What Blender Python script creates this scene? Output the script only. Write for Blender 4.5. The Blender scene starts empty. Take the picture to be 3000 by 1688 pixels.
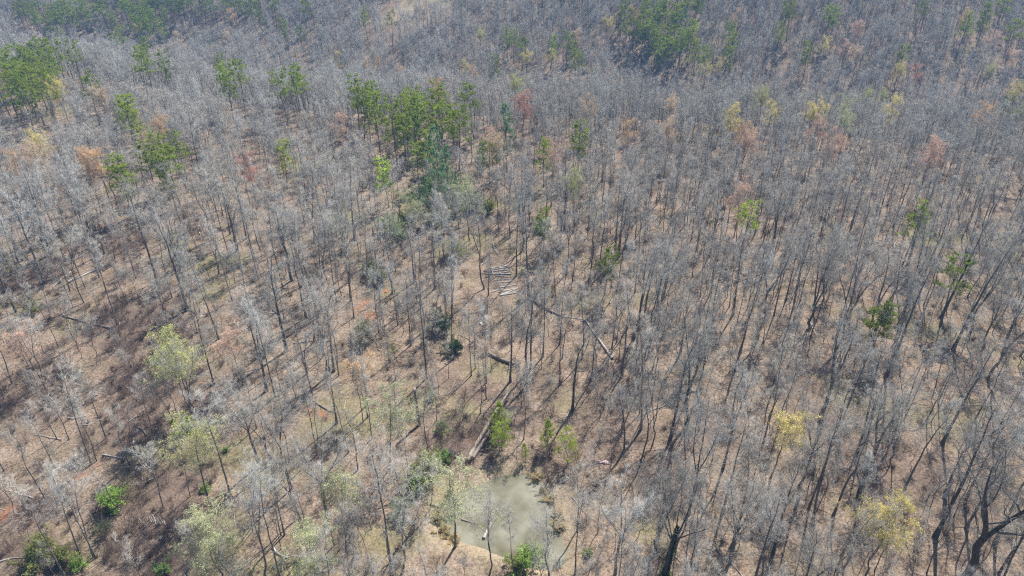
import bpy, math
import numpy as np
from mathutils import Vector

# ------------------------------------------------------------------ camera, sky, sun, exposure
sc = bpy.context.scene
COL = sc.collection
CAM_H, PITCH, FPX = 70.0, math.radians(31.5), 2000.0       # drone height, pitch below the horizon, focal length in photo pixels
cam_d = bpy.data.cameras.new("camera"); cam = bpy.data.objects.new("camera", cam_d); COL.objects.link(cam)
cam_d.sensor_width = 36.0; cam_d.lens = 36.0 * FPX / 3000.0
cam_d.clip_start = 0.5; cam_d.clip_end = 20000.0
cam.location = (0, 0, CAM_H); cam.rotation_euler = (math.pi / 2 - PITCH, 0, 0)
sc.camera = cam

SUN_AZ, SUN_EL = math.radians(28), math.radians(50)
world = bpy.data.worlds.new("World"); sc.world = world; world.use_nodes = True
wn = world.node_tree.nodes; wl = world.node_tree.links
sky = wn.new("ShaderNodeTexSky"); sky.sky_type = 'NISHITA'; sky.sun_disc = False
sky.sun_elevation = SUN_EL; sky.sun_rotation = SUN_AZ; sky.air_density = 1.0; sky.dust_density = 1.0
bg = wn["Background"]; bg.inputs[1].default_value = 0.09
wl.new(sky.outputs[0], bg.inputs[0])
sun_d = bpy.data.lights.new("sun", 'SUN'); sun = bpy.data.objects.new("sun", sun_d); COL.objects.link(sun)
sun_d.energy = 5.0; sun_d.angle = math.radians(0.53); sun_d.color = (1.0, 0.95, 0.86)
SDIR = Vector((math.sin(SUN_AZ) * math.cos(SUN_EL), math.cos(SUN_AZ) * math.cos(SUN_EL), math.sin(SUN_EL)))
sun.rotation_euler = (-SDIR).to_track_quat('-Z', 'Y').to_euler(); sun.location = (60, 80, 120)
sc.view_settings.view_transform = 'Standard'; sc.view_settings.look = 'None'
sc.view_settings.exposure = 0.68; sc.view_settings.gamma = 1.0; sc.view_settings.use_curve_mapping = False
sc.cycles.adaptive_threshold = 0.02; sc.cycles.max_bounces = 3; sc.cycles.diffuse_bounces = 1; sc.cycles.transparent_max_bounces = 6
sc.cycles.use_denoising = False; sc.cycles.filter_width = 1.2
RNG = np.random.default_rng(7)

# ------------------------------------------------------------------ helpers
def sstep(a, b, x):
    t = np.clip((x - a) / (b - a), 0, 1); return t * t * (3 - 2 * t)

def vnoise(x, y, s, seed=0):
    """smooth 2-D value noise, 0..1"""
    x = np.asarray(x, float) / s + seed * 17.3; y = np.asarray(y, float) / s - seed * 9.1
    xi = np.floor(x); yi = np.floor(y); fx = x - xi; fy = y - yi
    fx = fx * fx * (3 - 2 * fx); fy = fy * fy * (3 - 2 * fy)
    def hsh(a, b):
        v = np.sin(a * 127.1 + b * 311.7 + seed * 74.7) * 43758.5453; return v - np.floor(v)
    return (hsh(xi, yi) * (1 - fx) + hsh(xi + 1, yi) * fx) * (1 - fy) + (hsh(xi, yi + 1) * (1 - fx) + hsh(xi + 1, yi + 1) * fx) * fy

def fbm(x, y, s, seed=0):
    return 0.55 * vnoise(x, y, s, seed) + 0.3 * vnoise(x, y, s * .45, seed + 1) + 0.15 * vnoise(x, y, s * .2, seed + 2)

def land(x, y):
    """lie of the land before the pond is dug: rolling flat, then a ravine and a far rise"""
    x = np.asarray(x, float); y = np.asarray(y, float)
    h = 0.9 * np.sin(x / 37 + 1.3) * np.cos(y / 45 + .4) + .45 * np.sin(x / 17 + y / 23) + 0.5 * (fbm(x, y, 14, 3) - .5)
    d = y - (226 - 0.26 * np.clip(x, -260, 260) + 10 * np.sin(x / 40.0))
    h = h - 24 * sstep(-6, 38, d) + 58 * sstep(46, 320, d) * (1 + .12 * np.sin(x / 60))
    h = h + 3.0 * sstep(60, 220, x) * sstep(60, 160, y)                      # the right-hand side climbs a little
    return h

CP, SP = math.cos(PITCH), math.sin(PITCH)
def ray(px, py):
    u = (px - 1500.0) / FPX; v = (844.0 - py) / FPX
    return np.array((u, CP + v * SP, -SP + v * CP))
TT = np.arange(40.0, 1100.0, 0.5)
def spot(px, py, up=0.0, f=None):
    """the place on the ground (or `up` metres above it) that a given photo point shows"""
    f = f or ground
    d = ray(px, py); X = TT * d[0]; Y = TT * d[1]; Z = CAM_H + TT * d[2]
    below = Z < f(X, Y) + up
    i = int(np.argmax(below)) if below.any() else len(TT) - 1
    return float(X[i]), float(Y[i])
def project(x, y, z):
    dz = z - CAM_H
    depth = y * CP - dz * SP; v = y * SP + dz * CP
    return 1500 + FPX * x / depth, 844 - FPX * v / depth, depth

POND_PX = [(1312, 1478), (1330, 1515), (1338, 1555), (1380, 1572), (1427, 1590), (1462, 1606), (1497, 1626), (1540, 1646), (1594, 1660), (1642, 1648), (1652, 1603),
           (1633, 1565), (1622, 1530), (1610, 1495), (1598, 1455), (1578, 1428), (1555, 1408), (1522, 1400), (1490, 1396), (1452, 1412), (1420, 1430), (1375, 1448)]
POND = np.array([spot(a, b, f=land) for a, b in POND_PX])
PC = POND.mean(0)
POND = PC + (POND - PC) * np.array((1.16, 1.08)) + np.array((-.3, 0)); PC = POND.mean(0)
PLEV = float(land(PC[0], PC[1])) - 0.45
def pond_dist(x, y):
    """signed distance to the pond's outline, negative inside"""
    x = np.asarray(x, float); y = np.asarray(y, float)
    best = np.full(x.shape, 1e9); inside = np.zeros(x.shape, bool)
    for i in range(len(POND)):
        ax, ay = POND[i]; bx, by = POND[(i + 1) % len(POND)]
        ex, ey = bx - ax, by - ay
        t = np.clip(((x - ax) * ex + (y - ay) * ey) / (ex * ex + ey * ey), 0, 1)
        best = np.minimum(best, np.hypot(x - ax - t * ex, y - ay - t * ey))
        c = ((ay > y) != (by > y)) & (x < (bx - ax) * (y - ay) / (by - ay + 1e-12) + ax)
        inside ^= c
    return np.where(inside, -best, best)
def ground(x, y):
    x = np.asarray(x, float); y = np.asarray(y, float)
    h = land(x, y)
    near = (np.hypot(x - PC[0], y - PC[1]) < 30)
    if not near.any(): return h
    d = np.where(near, pond_dist(x, y) + 1.5 * (fbm(x, y, 2.6, 8) - .5), 99.0)
    k = sstep(10, 2.0, d)
    h = h * (1 - k) + (PLEV + .5) * k
    return h - (1.0 * sstep(1.9, -1.9, d)) * (d < 3)

# ------------------------------------------------------------------ mesh building (numpy)
def tubes(P, R, S=3):
    """P (N,K,3) polylines with radii R (N,K) -> verts, tris; S sides, open ended"""
    N, K, _ = P.shape
    ax = P[:, -1] - P[:, 0]; ax /= np.linalg.norm(ax, axis=1, keepdims=True) + 1e-9
    ref = np.where(np.abs(ax[:, 2:3]) > .9, np.array([[1., 0, 0]]), np.array([[0, 0, 1.]]))
    u = np.cross(ax, ref); u /= np.linalg.norm(u, axis=1, keepdims=True) + 1e-9
    w = np.cross(ax, u)
    a = np.arange(S) * 2 * np.pi / S
    ring = u[:, None, :] * np.cos(a)[None, :, None] + w[:, None, :] * np.sin(a)[None, :, None]
    V = P[:, :, None, :] + R[:, :, None, None] * ring[:, None, :, :]
    V = V.reshape(-1, 3)
    base = (np.arange(N) * K * S)[:, None, None]; k = (np.arange(K - 1) * S)[None, :, None]; s = np.arange(S)[None, None, :]; s2 = (s + 1) % S
    A = base + k + s; B = base + k + s2; C = A + S; D = B + S
    F = np.concatenate([np.stack([A, B, D], -1).reshape(-1, 3), np.stack([A, D, C], -1).reshape(-1, 3)])
    return V, F
def spikes(P0, P1, R, S=3):
    """N thin pointed twigs from P0 to P1"""
    N = len(P0); ax = P1 - P0; ax = ax / (np.linalg.norm(ax, axis=1, keepdims=True) + 1e-9)
    ref = np.where(np.abs(ax[:, 2:3]) > .9, np.array([[1., 0, 0]]), np.array([[0, 0, 1.]]))
    u = np.cross(ax, ref); u /= np.linalg.norm(u, axis=1, keepdims=True) + 1e-9; w = np.cross(ax, u)
    a = np.arange(S) * 2 * np.pi / S
    ring = P0[:, None] + R[:, None, None] * (u[:, None] * np.cos(a)[None, :, None] + w[:, None] * np.sin(a)[None, :, None])
    V = np.concatenate([ring, P1[:, None]], 1).reshape(-1, 3)
    b = (np.arange(N) * (S + 1))[:, None]; s = np.arange(S)[None]
    F = np.stack([b + s, b + (s + 1) % S, np.broadcast_to(b + S, (N, S))], -1).reshape(-1, 3)
    return V, F
def leaf_tris(C, size, rng, flat=0.0):
    """one small triangle with random orientation at each centre"""
    N = len(C); d1 = rng.normal(size=(N, 3)); d1[:, 2] *= (1 - flat); d1 /= np.linalg.norm(d1, axis=1, keepdims=True)
    d2 = np.cross(d1, rng.normal(size=(N, 3))); d2 /= np.linalg.norm(d2, axis=1, keepdims=True) + 1e-9
    s = (size * rng.uniform(.6, 1.3, N))[:, None]
    V = np.stack([C - d1 * s * .5, C + d1 * s * .5 + d2 * s * .15, C + d2 * s * .8], 1).reshape(-1, 3)
    return V, np.arange(N * 3).reshape(-1, 3)
def make_mesh(name, pieces, mats, smooth=True):
    """pieces: list of (V, F, material index)"""
    off = 0; Vs = []; Fs = []; Ms = []
    for V, F, m in pieces:
        if len(V) == 0: continue
        Vs.append(V); Fs.append(F + off); Ms.append(np.full(len(F), m, np.int32)); off += len(V)
    V = np.concatenate(Vs).astype(np.float32); F = np.concatenate(Fs).astype(np.int32); M = np.concatenate(Ms)
    me = bpy.data.meshes.new(name)
    me.vertices.add(len(V)); me.vertices.foreach_set("co", V.ravel())
    me.loops.add(F.size); me.loops.foreach_set("vertex_index", F.ravel())
    me.polygons.add(len(F)); me.polygons.foreach_set("loop_start", np.arange(0, F.size, 3, dtype=np.int32))
    me.polygons.foreach_set("material_index", M)
    if smooth: me.polygons.foreach_set("use_smooth", np.ones(len(F), bool))
    for m in mats: me.materials.append(m)
    me.update(calc_edges=True); me.validate()
    return me
def link(name, data, parent=None):
    o = bpy.data.objects.new(name, data); COL.objects.link(o); o.parent = parent; return o
def tag(o, label=None, cat=None, group=None, kind=None):
    if label: o["label"] = label
    if cat: o["category"] = cat
    if group: o["group"] = group
    if kind: o["kind"] = kind
    return o

# ------------------------------------------------------------------ materials
def nt(name):
    m = bpy.data.materials.new(name); m.use_nodes = True
    n = m.node_tree.nodes; l = m.node_tree.links; p = n["Principled BSDF"]
    p.inputs["Roughness"].default_value = .85; p.inputs["Specular IOR Level"].default_value = .15
    return m, n, l, p
def attr(n, name, typ='INSTANCER'):
    a = n.new("ShaderNodeAttribute"); a.attribute_name = name; a.attribute_type = typ; return a
def mixc(n, l, fac, a, b, mode='MIX'):
    x = n.new("ShaderNodeMix"); x.data_type = 'RGBA'; x.blend_type = mode
    for i, v in ((0, fac), (6, a), (7, b)):
        if hasattr(v, "links"): l.new(v, x.inputs[i])
        else: x.inputs[i].default_value = v if i == 0 else (*v, 1) if len(v) == 3 else v
    return x.outputs[2]
def noise(n, l, scale, detail=3, vec=None, rough=.6):
    x = n.new("ShaderNodeTexNoise"); x.inputs["Scale"].default_value = scale; x.inputs["Detail"].default_value = detail; x.inputs["Roughness"].default_value = rough
    if vec: l.new(vec, x.inputs["Vector"])
    return x
def ramp(n, l, src, a, b):
    x = n.new("ShaderNodeMapRange"); x.inputs[1].default_value = a; x.inputs[2].default_value = b; l.new(src, x.inputs[0]); return x.outputs[0]

def bark_mat(name, dark, light):
    """bark: furrowed, darker and lighter by the tree's own tint"""
    m, n, l, p = nt(name)
    tc = n.new("ShaderNodeTexCoord"); mp = n.new("ShaderNodeMapping"); mp.inputs["Scale"].default_value = (7, 7, 1.2)
    l.new(tc.outputs["Object"], mp.inputs[0])
    nz = noise(n, l, 1.6, 4, mp.outputs[0])
    c = mixc(n, l, ramp(n, l, nz.outputs[0], .35, .68), dark, light)
    c = mixc(n, l, 1.0, c, attr(n, "tint").outputs["Color"], 'MULTIPLY')
    l.new(c, p.inputs["Base Color"])
    b = n.new("ShaderNodeBump"); b.inputs["Strength"].default_value = .5; b.inputs["Distance"].default_value = .05
    l.new(nz.outputs[0], b.inputs["Height"]); l.new(b.outputs[0], p.inputs["Normal"])
    return m
def leaf_mat(name, col, use_tint=False, trans=.5):
    m, n, l, p = nt(name)
    out = n["Material Output"]; n.remove(p)
    tc = n.new("ShaderNodeTexCoord"); nz = noise(n, l, .9, 3, tc.outputs["Object"])
    c = attr(n, "leaf").outputs["Color"] if use_tint else None
    if c is None:
        rgb = n.new("ShaderNodeRGB"); rgb.outputs[0].default_value = (*col, 1); c = rgb.outputs[0]
        c = mixc(n, l, 1.0, c, attr(n, "tint").outputs["Color"], 'MULTIPLY')
    hv = n.new("ShaderNodeHueSaturation"); l.new(c, hv.inputs["Color"]); l.new(ramp(n, l, nz.outputs[0], .3, .7), hv.inputs["Value"])
    mr = hv.inputs["Value"].links[0].from_node; mr.inputs[3].default_value = .65; mr.inputs[4].default_value = 1.3
    d = n.new("ShaderNodeBsdfDiffuse"); t = n.new("ShaderNodeBsdfTranslucent"); mx = n.new("ShaderNodeMixShader"); mx.inputs[0].default_value = trans
    l.new(hv.outputs[0], d.inputs[0]); l.new(hv.outputs[0], t.inputs[0])
    l.new(d.outputs[0], mx.inputs[1]); l.new(t.outputs[0], mx.inputs[2]); l.new(mx.outputs[0], out.inputs[0])
    return m
M_BARK = bark_mat("furrowed_bark", (.095, .085, .075), (.27, .25, .225))
M_TWIG = bark_mat("pale_twig_bark", (.365, .355, .33), (.53, .515, .48))
M_LIMB = bark_mat("limb_bark", (.24, .225, .195), (.48, .46, .41))
M_BRUSH = bark_mat("brush_stems", (.13, .095, .08), (.27, .21, .18))
M_BUD = leaf_mat("spring_buds", (1, 1, 1), True, .3)
M_PINE = leaf_mat("pine_needles", (.40, .49, .075))
M_WPINE = leaf_mat("blue_green_needles", (.25, .42, .20))
M_GREEN = leaf_mat("fresh_leaves", (1, 1, 1), True)
def wood_mat(name, a, b, sc_=3.0):
    m, n, l, p = nt(name)
    tc = n.new("ShaderNodeTexCoord"); mp = n.new("ShaderNodeMapping"); mp.inputs["Scale"].default_value = (1.0, 8, 8)
    l.new(tc.outputs["Object"], mp.inputs[0]); nz = noise(n, l, sc_, 4, mp.outputs[0])
    c = mixc(n, l, ramp(n, l, nz.outputs[0], .35, .65), a, b); l.new(c, p.inputs["Base Color"])
    bp = n.new("ShaderNodeBump"); bp.inputs["Strength"].default_value = .4; bp.inputs["Distance"].default_value = .03
    l.new(nz.outputs[0], bp.inputs["Height"]); l.new(bp.outputs[0], p.inputs["Normal"])
    return m
M_PALELOG = wood_mat("weathered_pale_wood", (.40, .37, .33), (.68, .65, .60))
M_GREYLOG = wood_mat("grey_dead_bark", (.17, .145, .125), (.36, .32, .285))
M_TANLOG = wood_mat("tan_dead_wood", (.26, .215, .17), (.46, .40, .33))
M_CUT = wood_mat("sawn_wood", (.55, .42, .28), (.7, .57, .4))

# ------------------------------------------------------------------ ground
def axis(segs):
    out = []
    for a, b, s in segs: out.append(np.arange(a, b, s))
    return np.unique(np.concatenate(out + [[segs[-1][1]]]))
gx = axis([(-9000, -1200, 1300), (-1200, -420, 60), (-420, -110, 5), (-110, 110, .8), (110, 420, 5), (420, 1200, 60), (1200, 9000, 1300)])
gy = axis([(-3000, -200, 400), (-200, 30, 10), (30, 165, .8), (165, 330, 2.5), (330, 620, 6), (620, 1400, 60), (1400, 12000, 1500)])
GX, GY = np.meshgrid(gx, gy); GZ = ground(GX, GY)
nx, ny = len(gx), len(gy)
ids = np.arange(nx * ny).reshape(ny, nx)
A, B, C, D = ids[:-1, :-1], ids[:-1, 1:], ids[1:, 1:], ids[1:, :-1]
F = np.concatenate([np.stack([A, B, C], -1).reshape(-1, 3), np.stack([A, C, D], -1).reshape(-1, 3)])
# soils by place: red clay scars, dry straw grass, brown leafless brush floor, dark litter with painted shade, mossy green
CLAY = [(880, 1178, 2.2), (905, 1195, 2.2), (930, 1210, 2.0), (950, 1225, 1.6), (228, 1403, 2.0), (242, 1395, 1.4), (30, 1512, 3.2), (8, 1525, 2.6), (1052, 905, 1.8), (1068, 893, 2.0), (1042, 922, 1.8), (1085, 885, 1.5),
        (1090, 930, 3.2), (295, 1358, 1.0), (1125, 855, .8), (870, 165, 4), (1010, 700, 2), (1390, 1290, 1.5)]
STRAW = [(1290, 1540, 3), (1320, 1580, 2.6), (1390, 1598, 2.4), (1450, 1612, 2.0), (1500, 1632, 2.0), (1550, 1652, 2.0), (1650, 1560, 2.4), (1640, 1500, 2.2), (1610, 1440, 2.2), (1590, 1415, 2.4), (1565, 1385, 2.5), (1660, 1620, 2),
         (1190, 30, 13), (1235, 8, 15), (1150, 60, 8), (1195, 70, 9), (1500, 10, 18), (1340, 825, 3), (1300, 1480, 3), (2160, 600, 4), (1240, 50, 9)]
BRUSH = [(440, 960, 9), (380, 940, 9), (480, 1020, 7), (330, 930, 7), (420, 1100, 7), (430, 1180, 8), (380, 1250, 7), (500, 1420, 6), (450, 1440, 6), (400, 1480, 6), (470, 1540, 6), (420, 1620, 6), (520, 1640, 6), (60, 1170, 8),
         (60, 830, 9), (150, 1180, 7), (1640, 1390, 4), (1190, 700, 7), (1330, 1300, 6), (1090, 820, 3), (80, 1620, 6), (130, 1660, 5), (300, 700, 8), (350, 720, 8), (1400, 1280, 5)]
MOLD_SHADE = [(1400, 1150, 6), (1500, 1230, 7), (1590, 1150, 6), (1750, 1210, 6), (1820, 1260, 7), (1700, 1330, 6), (1300, 1130, 5), (2450, 1250, 9), (2700, 1420, 8), (2560, 1380, 7), (2100, 1250, 8), (2330, 1120, 9), (1190, 660, 7), (60, 1480, 5), (900, 1330, 5), (1950, 1400, 6), (2250, 1480, 6), (2850, 1500, 7), (620, 1180, 5), (1560, 1340, 4)]   # dark brown leaf litter, with the trees' shadow painted into it
MOSS = [(1250, 1390, 5), (1300, 1450, 4), (120, 1640, 5), (200, 1640, 4), (420, 1400, 5), (450, 1330, 5), (700, 1330, 4), (1230, 1170, 5), (1350, 1210, 5), (1200, 600, 8), (1270, 640, 8), (1600, 860, 4), (1700, 900, 4), (60, 880, 6), (1640, 1180, 4), (1400, 700, 4)]
def soil(lst, soft, seed):
    v = np.zeros_like(GX)
    wob = 1 + 1.3 * (fbm(GX, GY, 2.2, seed) - .5) + .8 * (vnoise(GX, GY, .9, seed + 5) - .5)
    for a, b, r in lst:
        x, y = spot(a, b); d = np.hypot(GX - x, (GY - y)) / (r * (.42 if lst is CLAY else 1) * np.maximum(wob, .2))
        v = np.maximum(v, sstep(1.15, 1.15 - soft, d))
    return v
SOIL = np.stack([soil(CLAY, .5, 21), np.maximum(soil(STRAW, .9, 22), .8 * sstep(2.3, .7, np.where(np.hypot(GX - PC[0], GY - PC[1]) < 25, pond_dist(GX, GY), 99))), np.maximum(soil(BRUSH, 1.0, 23), .75 * soil(MOLD_SHADE, 1.0, 24)), np.maximum(sstep(.62, .8, fbm(GX, GY, 11, 31)), soil(MOSS, 1.0, 25))], -1)
gm = make_mesh("ground", [(np.stack([GX, GY, GZ], -1).reshape(-1, 3), F, 0)], [])
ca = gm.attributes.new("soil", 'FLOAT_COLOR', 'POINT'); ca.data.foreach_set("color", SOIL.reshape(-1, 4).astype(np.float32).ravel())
m, n, l, p = nt("leaf_litter")
tc = n.new("ShaderNodeTexCoord"); O = tc.outputs["Object"]
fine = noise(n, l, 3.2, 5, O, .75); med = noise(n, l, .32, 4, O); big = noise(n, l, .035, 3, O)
c = mixc(n, l, ramp(n, l, fine.outputs[0], .40, .60), (.155, .108, .08), (.40, .305, .236))
c = mixc(n, l, ramp(n, l, big.outputs[0], .42, .62), c, mixc(n, l, ramp(n, l, fine.outputs[0], .38, .62), (.16, .12, .09), (.385, .31, .242)))
c = mixc(n, l, ramp(n, l, med.outputs[0], .42, .60), c, mixc(n, l, ramp(n, l, fine.outputs[0], .38, .62), (.095, .068, .047), (.28, .213, .155)))  # darker leaf blotches at random, also deepening the wood's shade by colour
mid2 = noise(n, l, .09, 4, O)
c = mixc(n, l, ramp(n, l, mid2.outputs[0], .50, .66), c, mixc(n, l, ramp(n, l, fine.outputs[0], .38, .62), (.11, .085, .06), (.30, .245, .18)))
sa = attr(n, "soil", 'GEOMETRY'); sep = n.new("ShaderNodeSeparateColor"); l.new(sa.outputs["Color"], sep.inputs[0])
def soilmix(c, fac, a, b, k=1.0, nz=fine):
    f = n.new("ShaderNodeMath"); f.operation = 'MULTIPLY'; f.inputs[1].default_value = k; l.new(fac, f.inputs[0])
    return mixc(n, l, f.outputs[0], c, mixc(n, l, ramp(n, l, nz.outputs[0], .3, .7), a, b))
c = soilmix(c, sa.outputs["Alpha"], (.11, .105, .045), (.30, .275, .14), .55)
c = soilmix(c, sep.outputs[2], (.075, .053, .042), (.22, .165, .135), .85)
c = soilmix(c, sep.outputs[1], (.27, .215, .13), (.52, .43, .30), .6)
c = soilmix(c, sep.outputs[0], (.20, .075, .04), (.40, .20, .12), .75)
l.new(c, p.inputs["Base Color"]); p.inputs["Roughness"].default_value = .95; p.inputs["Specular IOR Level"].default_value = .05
bp = n.new("ShaderNodeBump"); bp.inputs["Strength"].default_value = .7; bp.inputs["Distance"].default_value = .12
l.new(fine.outputs[0], bp.inputs["Height"]); l.new(bp.outputs[0], p.inputs["Normal"])
gm.materials.append(m)
g = link("ground", gm); tag(g, "forest floor of tan and brown leaf litter", kind="structure")

# pond water
out = np.array(POND); ctr = PC
ringp = PC + (out - PC) * 1.35
V = np.concatenate([[PC], ringp]); V = np.column_stack([V, np.full(len(V), PLEV)])
k = len(out); F = np.array([(0, 1 + i, 1 + (i + 1) % k) for i in range(k)])
m, n, l, p = nt("murky_pond_water")
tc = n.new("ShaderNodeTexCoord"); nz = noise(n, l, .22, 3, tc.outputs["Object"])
l.new(mixc(n, l, ramp(n, l, nz.outputs[0], .35, .65), (.14, .13, .082), (.27, .26, .205)), p.inputs["Base Color"])  # murky tone; the paler grey also paints in the water's reflection
p.inputs["Roughness"].default_value = .06; p.inputs["Specular IOR Level"].default_value = .5; p.inputs["IOR"].default_value = 1.33
n2 = noise(n, l, 2.5, 2, tc.outputs["Object"]); bp = n.new("ShaderNodeBump"); bp.inputs["Strength"].default_value = .06; bp.inputs["Distance"].default_value = .03
l.new(n2.outputs[0], bp.inputs["Height"]); l.new(bp.outputs[0], p.inputs["Normal"])
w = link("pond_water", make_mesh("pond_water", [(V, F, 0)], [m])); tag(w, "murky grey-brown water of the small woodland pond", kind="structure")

# ------------------------------------------------------------------ plant prototypes
def nrm(v): return v / (np.linalg.norm(v, axis=-1, keepdims=True) + 1e-9)
def shoots(P, R, m, t0, t1, L, ang, up, K, ratio, bend, rng, tip=.3, jit=.12, rmin=.004, lowlong=0.0):
    """m side shoots on every polyline of P"""
    N, Kp, _ = P.shape
    t = t0 + (t1 - t0) * (np.arange(m)[None] + rng.uniform(0, 1, (N, m))) / m
    s = t * (Kp - 1); i = np.clip(np.floor(s).astype(int), 0, Kp - 2); f = s - i
    r_ = np.arange(N)[:, None]
    p0 = P[r_, i] * (1 - f)[..., None] + P[r_, i + 1] * f[..., None]
    tan = nrm(P[r_, i + 1] - P[r_, i]); r0 = R[r_, i] * (1 - f) + R[r_, i + 1] * f
    perp = nrm(np.cross(tan, rng.normal(size=(N, m, 3))))
    a = np.radians(rng.uniform(ang[0], ang[1], (N, m)))[..., None]
    d = nrm(np.cos(a) * tan + np.sin(a) * perp + np.array((0, 0, up)))
    Ls = L if np.ndim(L) else np.full((N,), L)
    ln = Ls[:, None] * rng.uniform(.65, 1.2, (N, m)) * (1 - .45 * (t - t0) / (t1 - t0 + 1e-6) * (1 if lowlong == 0 else lowlong))
    pts = [p0]; cur = d
    for k in range(1, K):
        cur = nrm(cur + np.array((0, 0, bend)) + rng.normal(size=cur.shape) * jit)
        pts.append(pts[-1] + cur * (ln / (K - 1))[..., None])
    Pc = np.stack(pts, 2).reshape(N * m, K, 3)
    rr = np.maximum(r0 * ratio, rmin).reshape(-1)
    Rc = rr[:, None] * np.linspace(1, tip, K)[None]
    return Pc, Rc, ln.reshape(-1)

def bare_tree(seed, H=20.0, r0=.155, fork=0, t0=.42, limbs=12, limb_len=5.8, ang=(42, 68), m2=6, m3=5, m4=5, tw=.0066, buds=0, bud_size=.145, wob=.22, up=.16, stems_spread=(7, 16), flat_top=0):
    """returns (trunk mesh, crown mesh) of a leafless hardwood with base at the origin"""
    rng = np.random.default_rng(seed)
    K = 11; trunkp = []
    if fork == 0:
        z = np.linspace(-.3, H * .95, K); off = np.cumsum(rng.normal(size=(K, 2)) * wob, 0); off -= off[0]; off *= np.linspace(0, 1, K)[:, None]
        P = np.column_stack([off, z])[None]
        R = (r0 * (np.linspace(1, .12, K)))[None]; R[:, 0] *= 1.5; R[:, 1] *= 1.0
        pieces = [(*tubes(P, R, 7), 0)]; stems, sr = P, R; s0 = t0
    else:
        zf = H * rng.uniform(.22, .45); k0 = 6
        z = np.linspace(-.3, zf, k0); off = np.cumsum(rng.normal(size=(k0, 2)) * wob * .7, 0); off -= off[0]
        P0 = np.column_stack([off, z])[None]; R0 = (r0 * np.linspace(1.0, .82, k0))[None]; R0[:, 0] *= 1.45
        pieces = [(*tubes(P0, R0, 7), 0)]
        az = rng.uniform(0, 6.28) + np.arange(fork) * 6.283 / fork + rng.normal(size=fork) * .3
        sp = np.radians(rng.uniform(*stems_spread, fork)); base = P0[0, -1]
        cur = np.stack([np.sin(sp) * np.cos(az), np.sin(sp) * np.sin(az), np.cos(sp)], -1); pts = [np.repeat(base[None], fork, 0)]
        ln = (H * .97 - zf) * rng.uniform(.8, 1.0, fork)
        for k in range(1, K):
            cur = nrm(cur + rng.normal(size=cur.shape) * .07 + np.array((0, 0, .035))); pts.append(pts[-1] + cur * (ln / (K - 1))[:, None])
        stems = np.stack(pts, 1); sr = (r0 * .68 / max(1, (fork / 2) ** .5)) * np.linspace(1, .15, K)[None].repeat(fork, 0)
        pieces.append((*tubes(stems, sr, 6), 0)); s0 = max(.12, (t0 * H - zf) / (H - zf)); limbs = max(6, int(limbs * 1.25 / fork))
    L1, r1, l1 = shoots(stems, sr, limbs, s0, .97, np.full(len(stems), limb_len), ang, up, 6, .62, .07, rng, .28, .16, .03, lowlong=.8)
    pieces.append((*tubes(L1, r1, 4), 1))
    L2, r2, l2 = shoots(L1, r1, m2, .22, .98, l1 * .48, (35, 68), .10, 4, .65, .05, rng, .35, .2, .015)
    L3, r3, l3 = shoots(L2, r2, m3, .15, .98, l2 * .55, (30, 70), .08, 3, .65, .04, rng, .5, .2, .0105)
    # the leader's own fine top
    L2b, r2b, l2b = shoots(stems, sr, 12, max(.5, s0), 1.0, np.full(len(stems), 1.6), (25, 55), .15, 4, .4, .05, rng, .35, .14, .010)
    L3b, r3b, l3b = shoots(L2b, r2b, m3, .15, .98, l2b * .55, (30, 70), .08, 3, .65, .04, rng, .5, .2, .0105)
    L3 = np.concatenate([L3, L3b]); r3 = np.concatenate([r3, r3b]); l3 = np.concatenate([l3, l3b])
    cp = [(*tubes(L2, r2, 3), 0), (*tubes(L2b, r2b, 3), 0), (*tubes(L3, r3, 3), 0)]
    L4, r4, l4 = shoots(L3, r3, m4, .1, 1.0, np.full(len(L3), .85), (25, 70), .12, 2, .8, .03, rng, .4, .1, tw)
    cp.append((*spikes(L4[:, 0], L4[:, 1], np.full(len(L4), tw * 1.25)), 0))
    if buds:
        t = rng.uniform(.2, 1.05, (len(L4), buds, 1)); C = (L4[:, None, 0] * (1 - t) + L4[:, None, 1] * t + rng.normal(size=(len(L4), buds, 3)) * .09).reshape(-1, 3)
        cp.append((*leaf_tris(C, bud_size, rng), 1))
    return make_mesh("trunk", pieces, [M_BARK, M_LIMB]), make_mesh("crown", cp, [M_TWIG, M_BUD] if buds else [M_TWIG])

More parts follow.
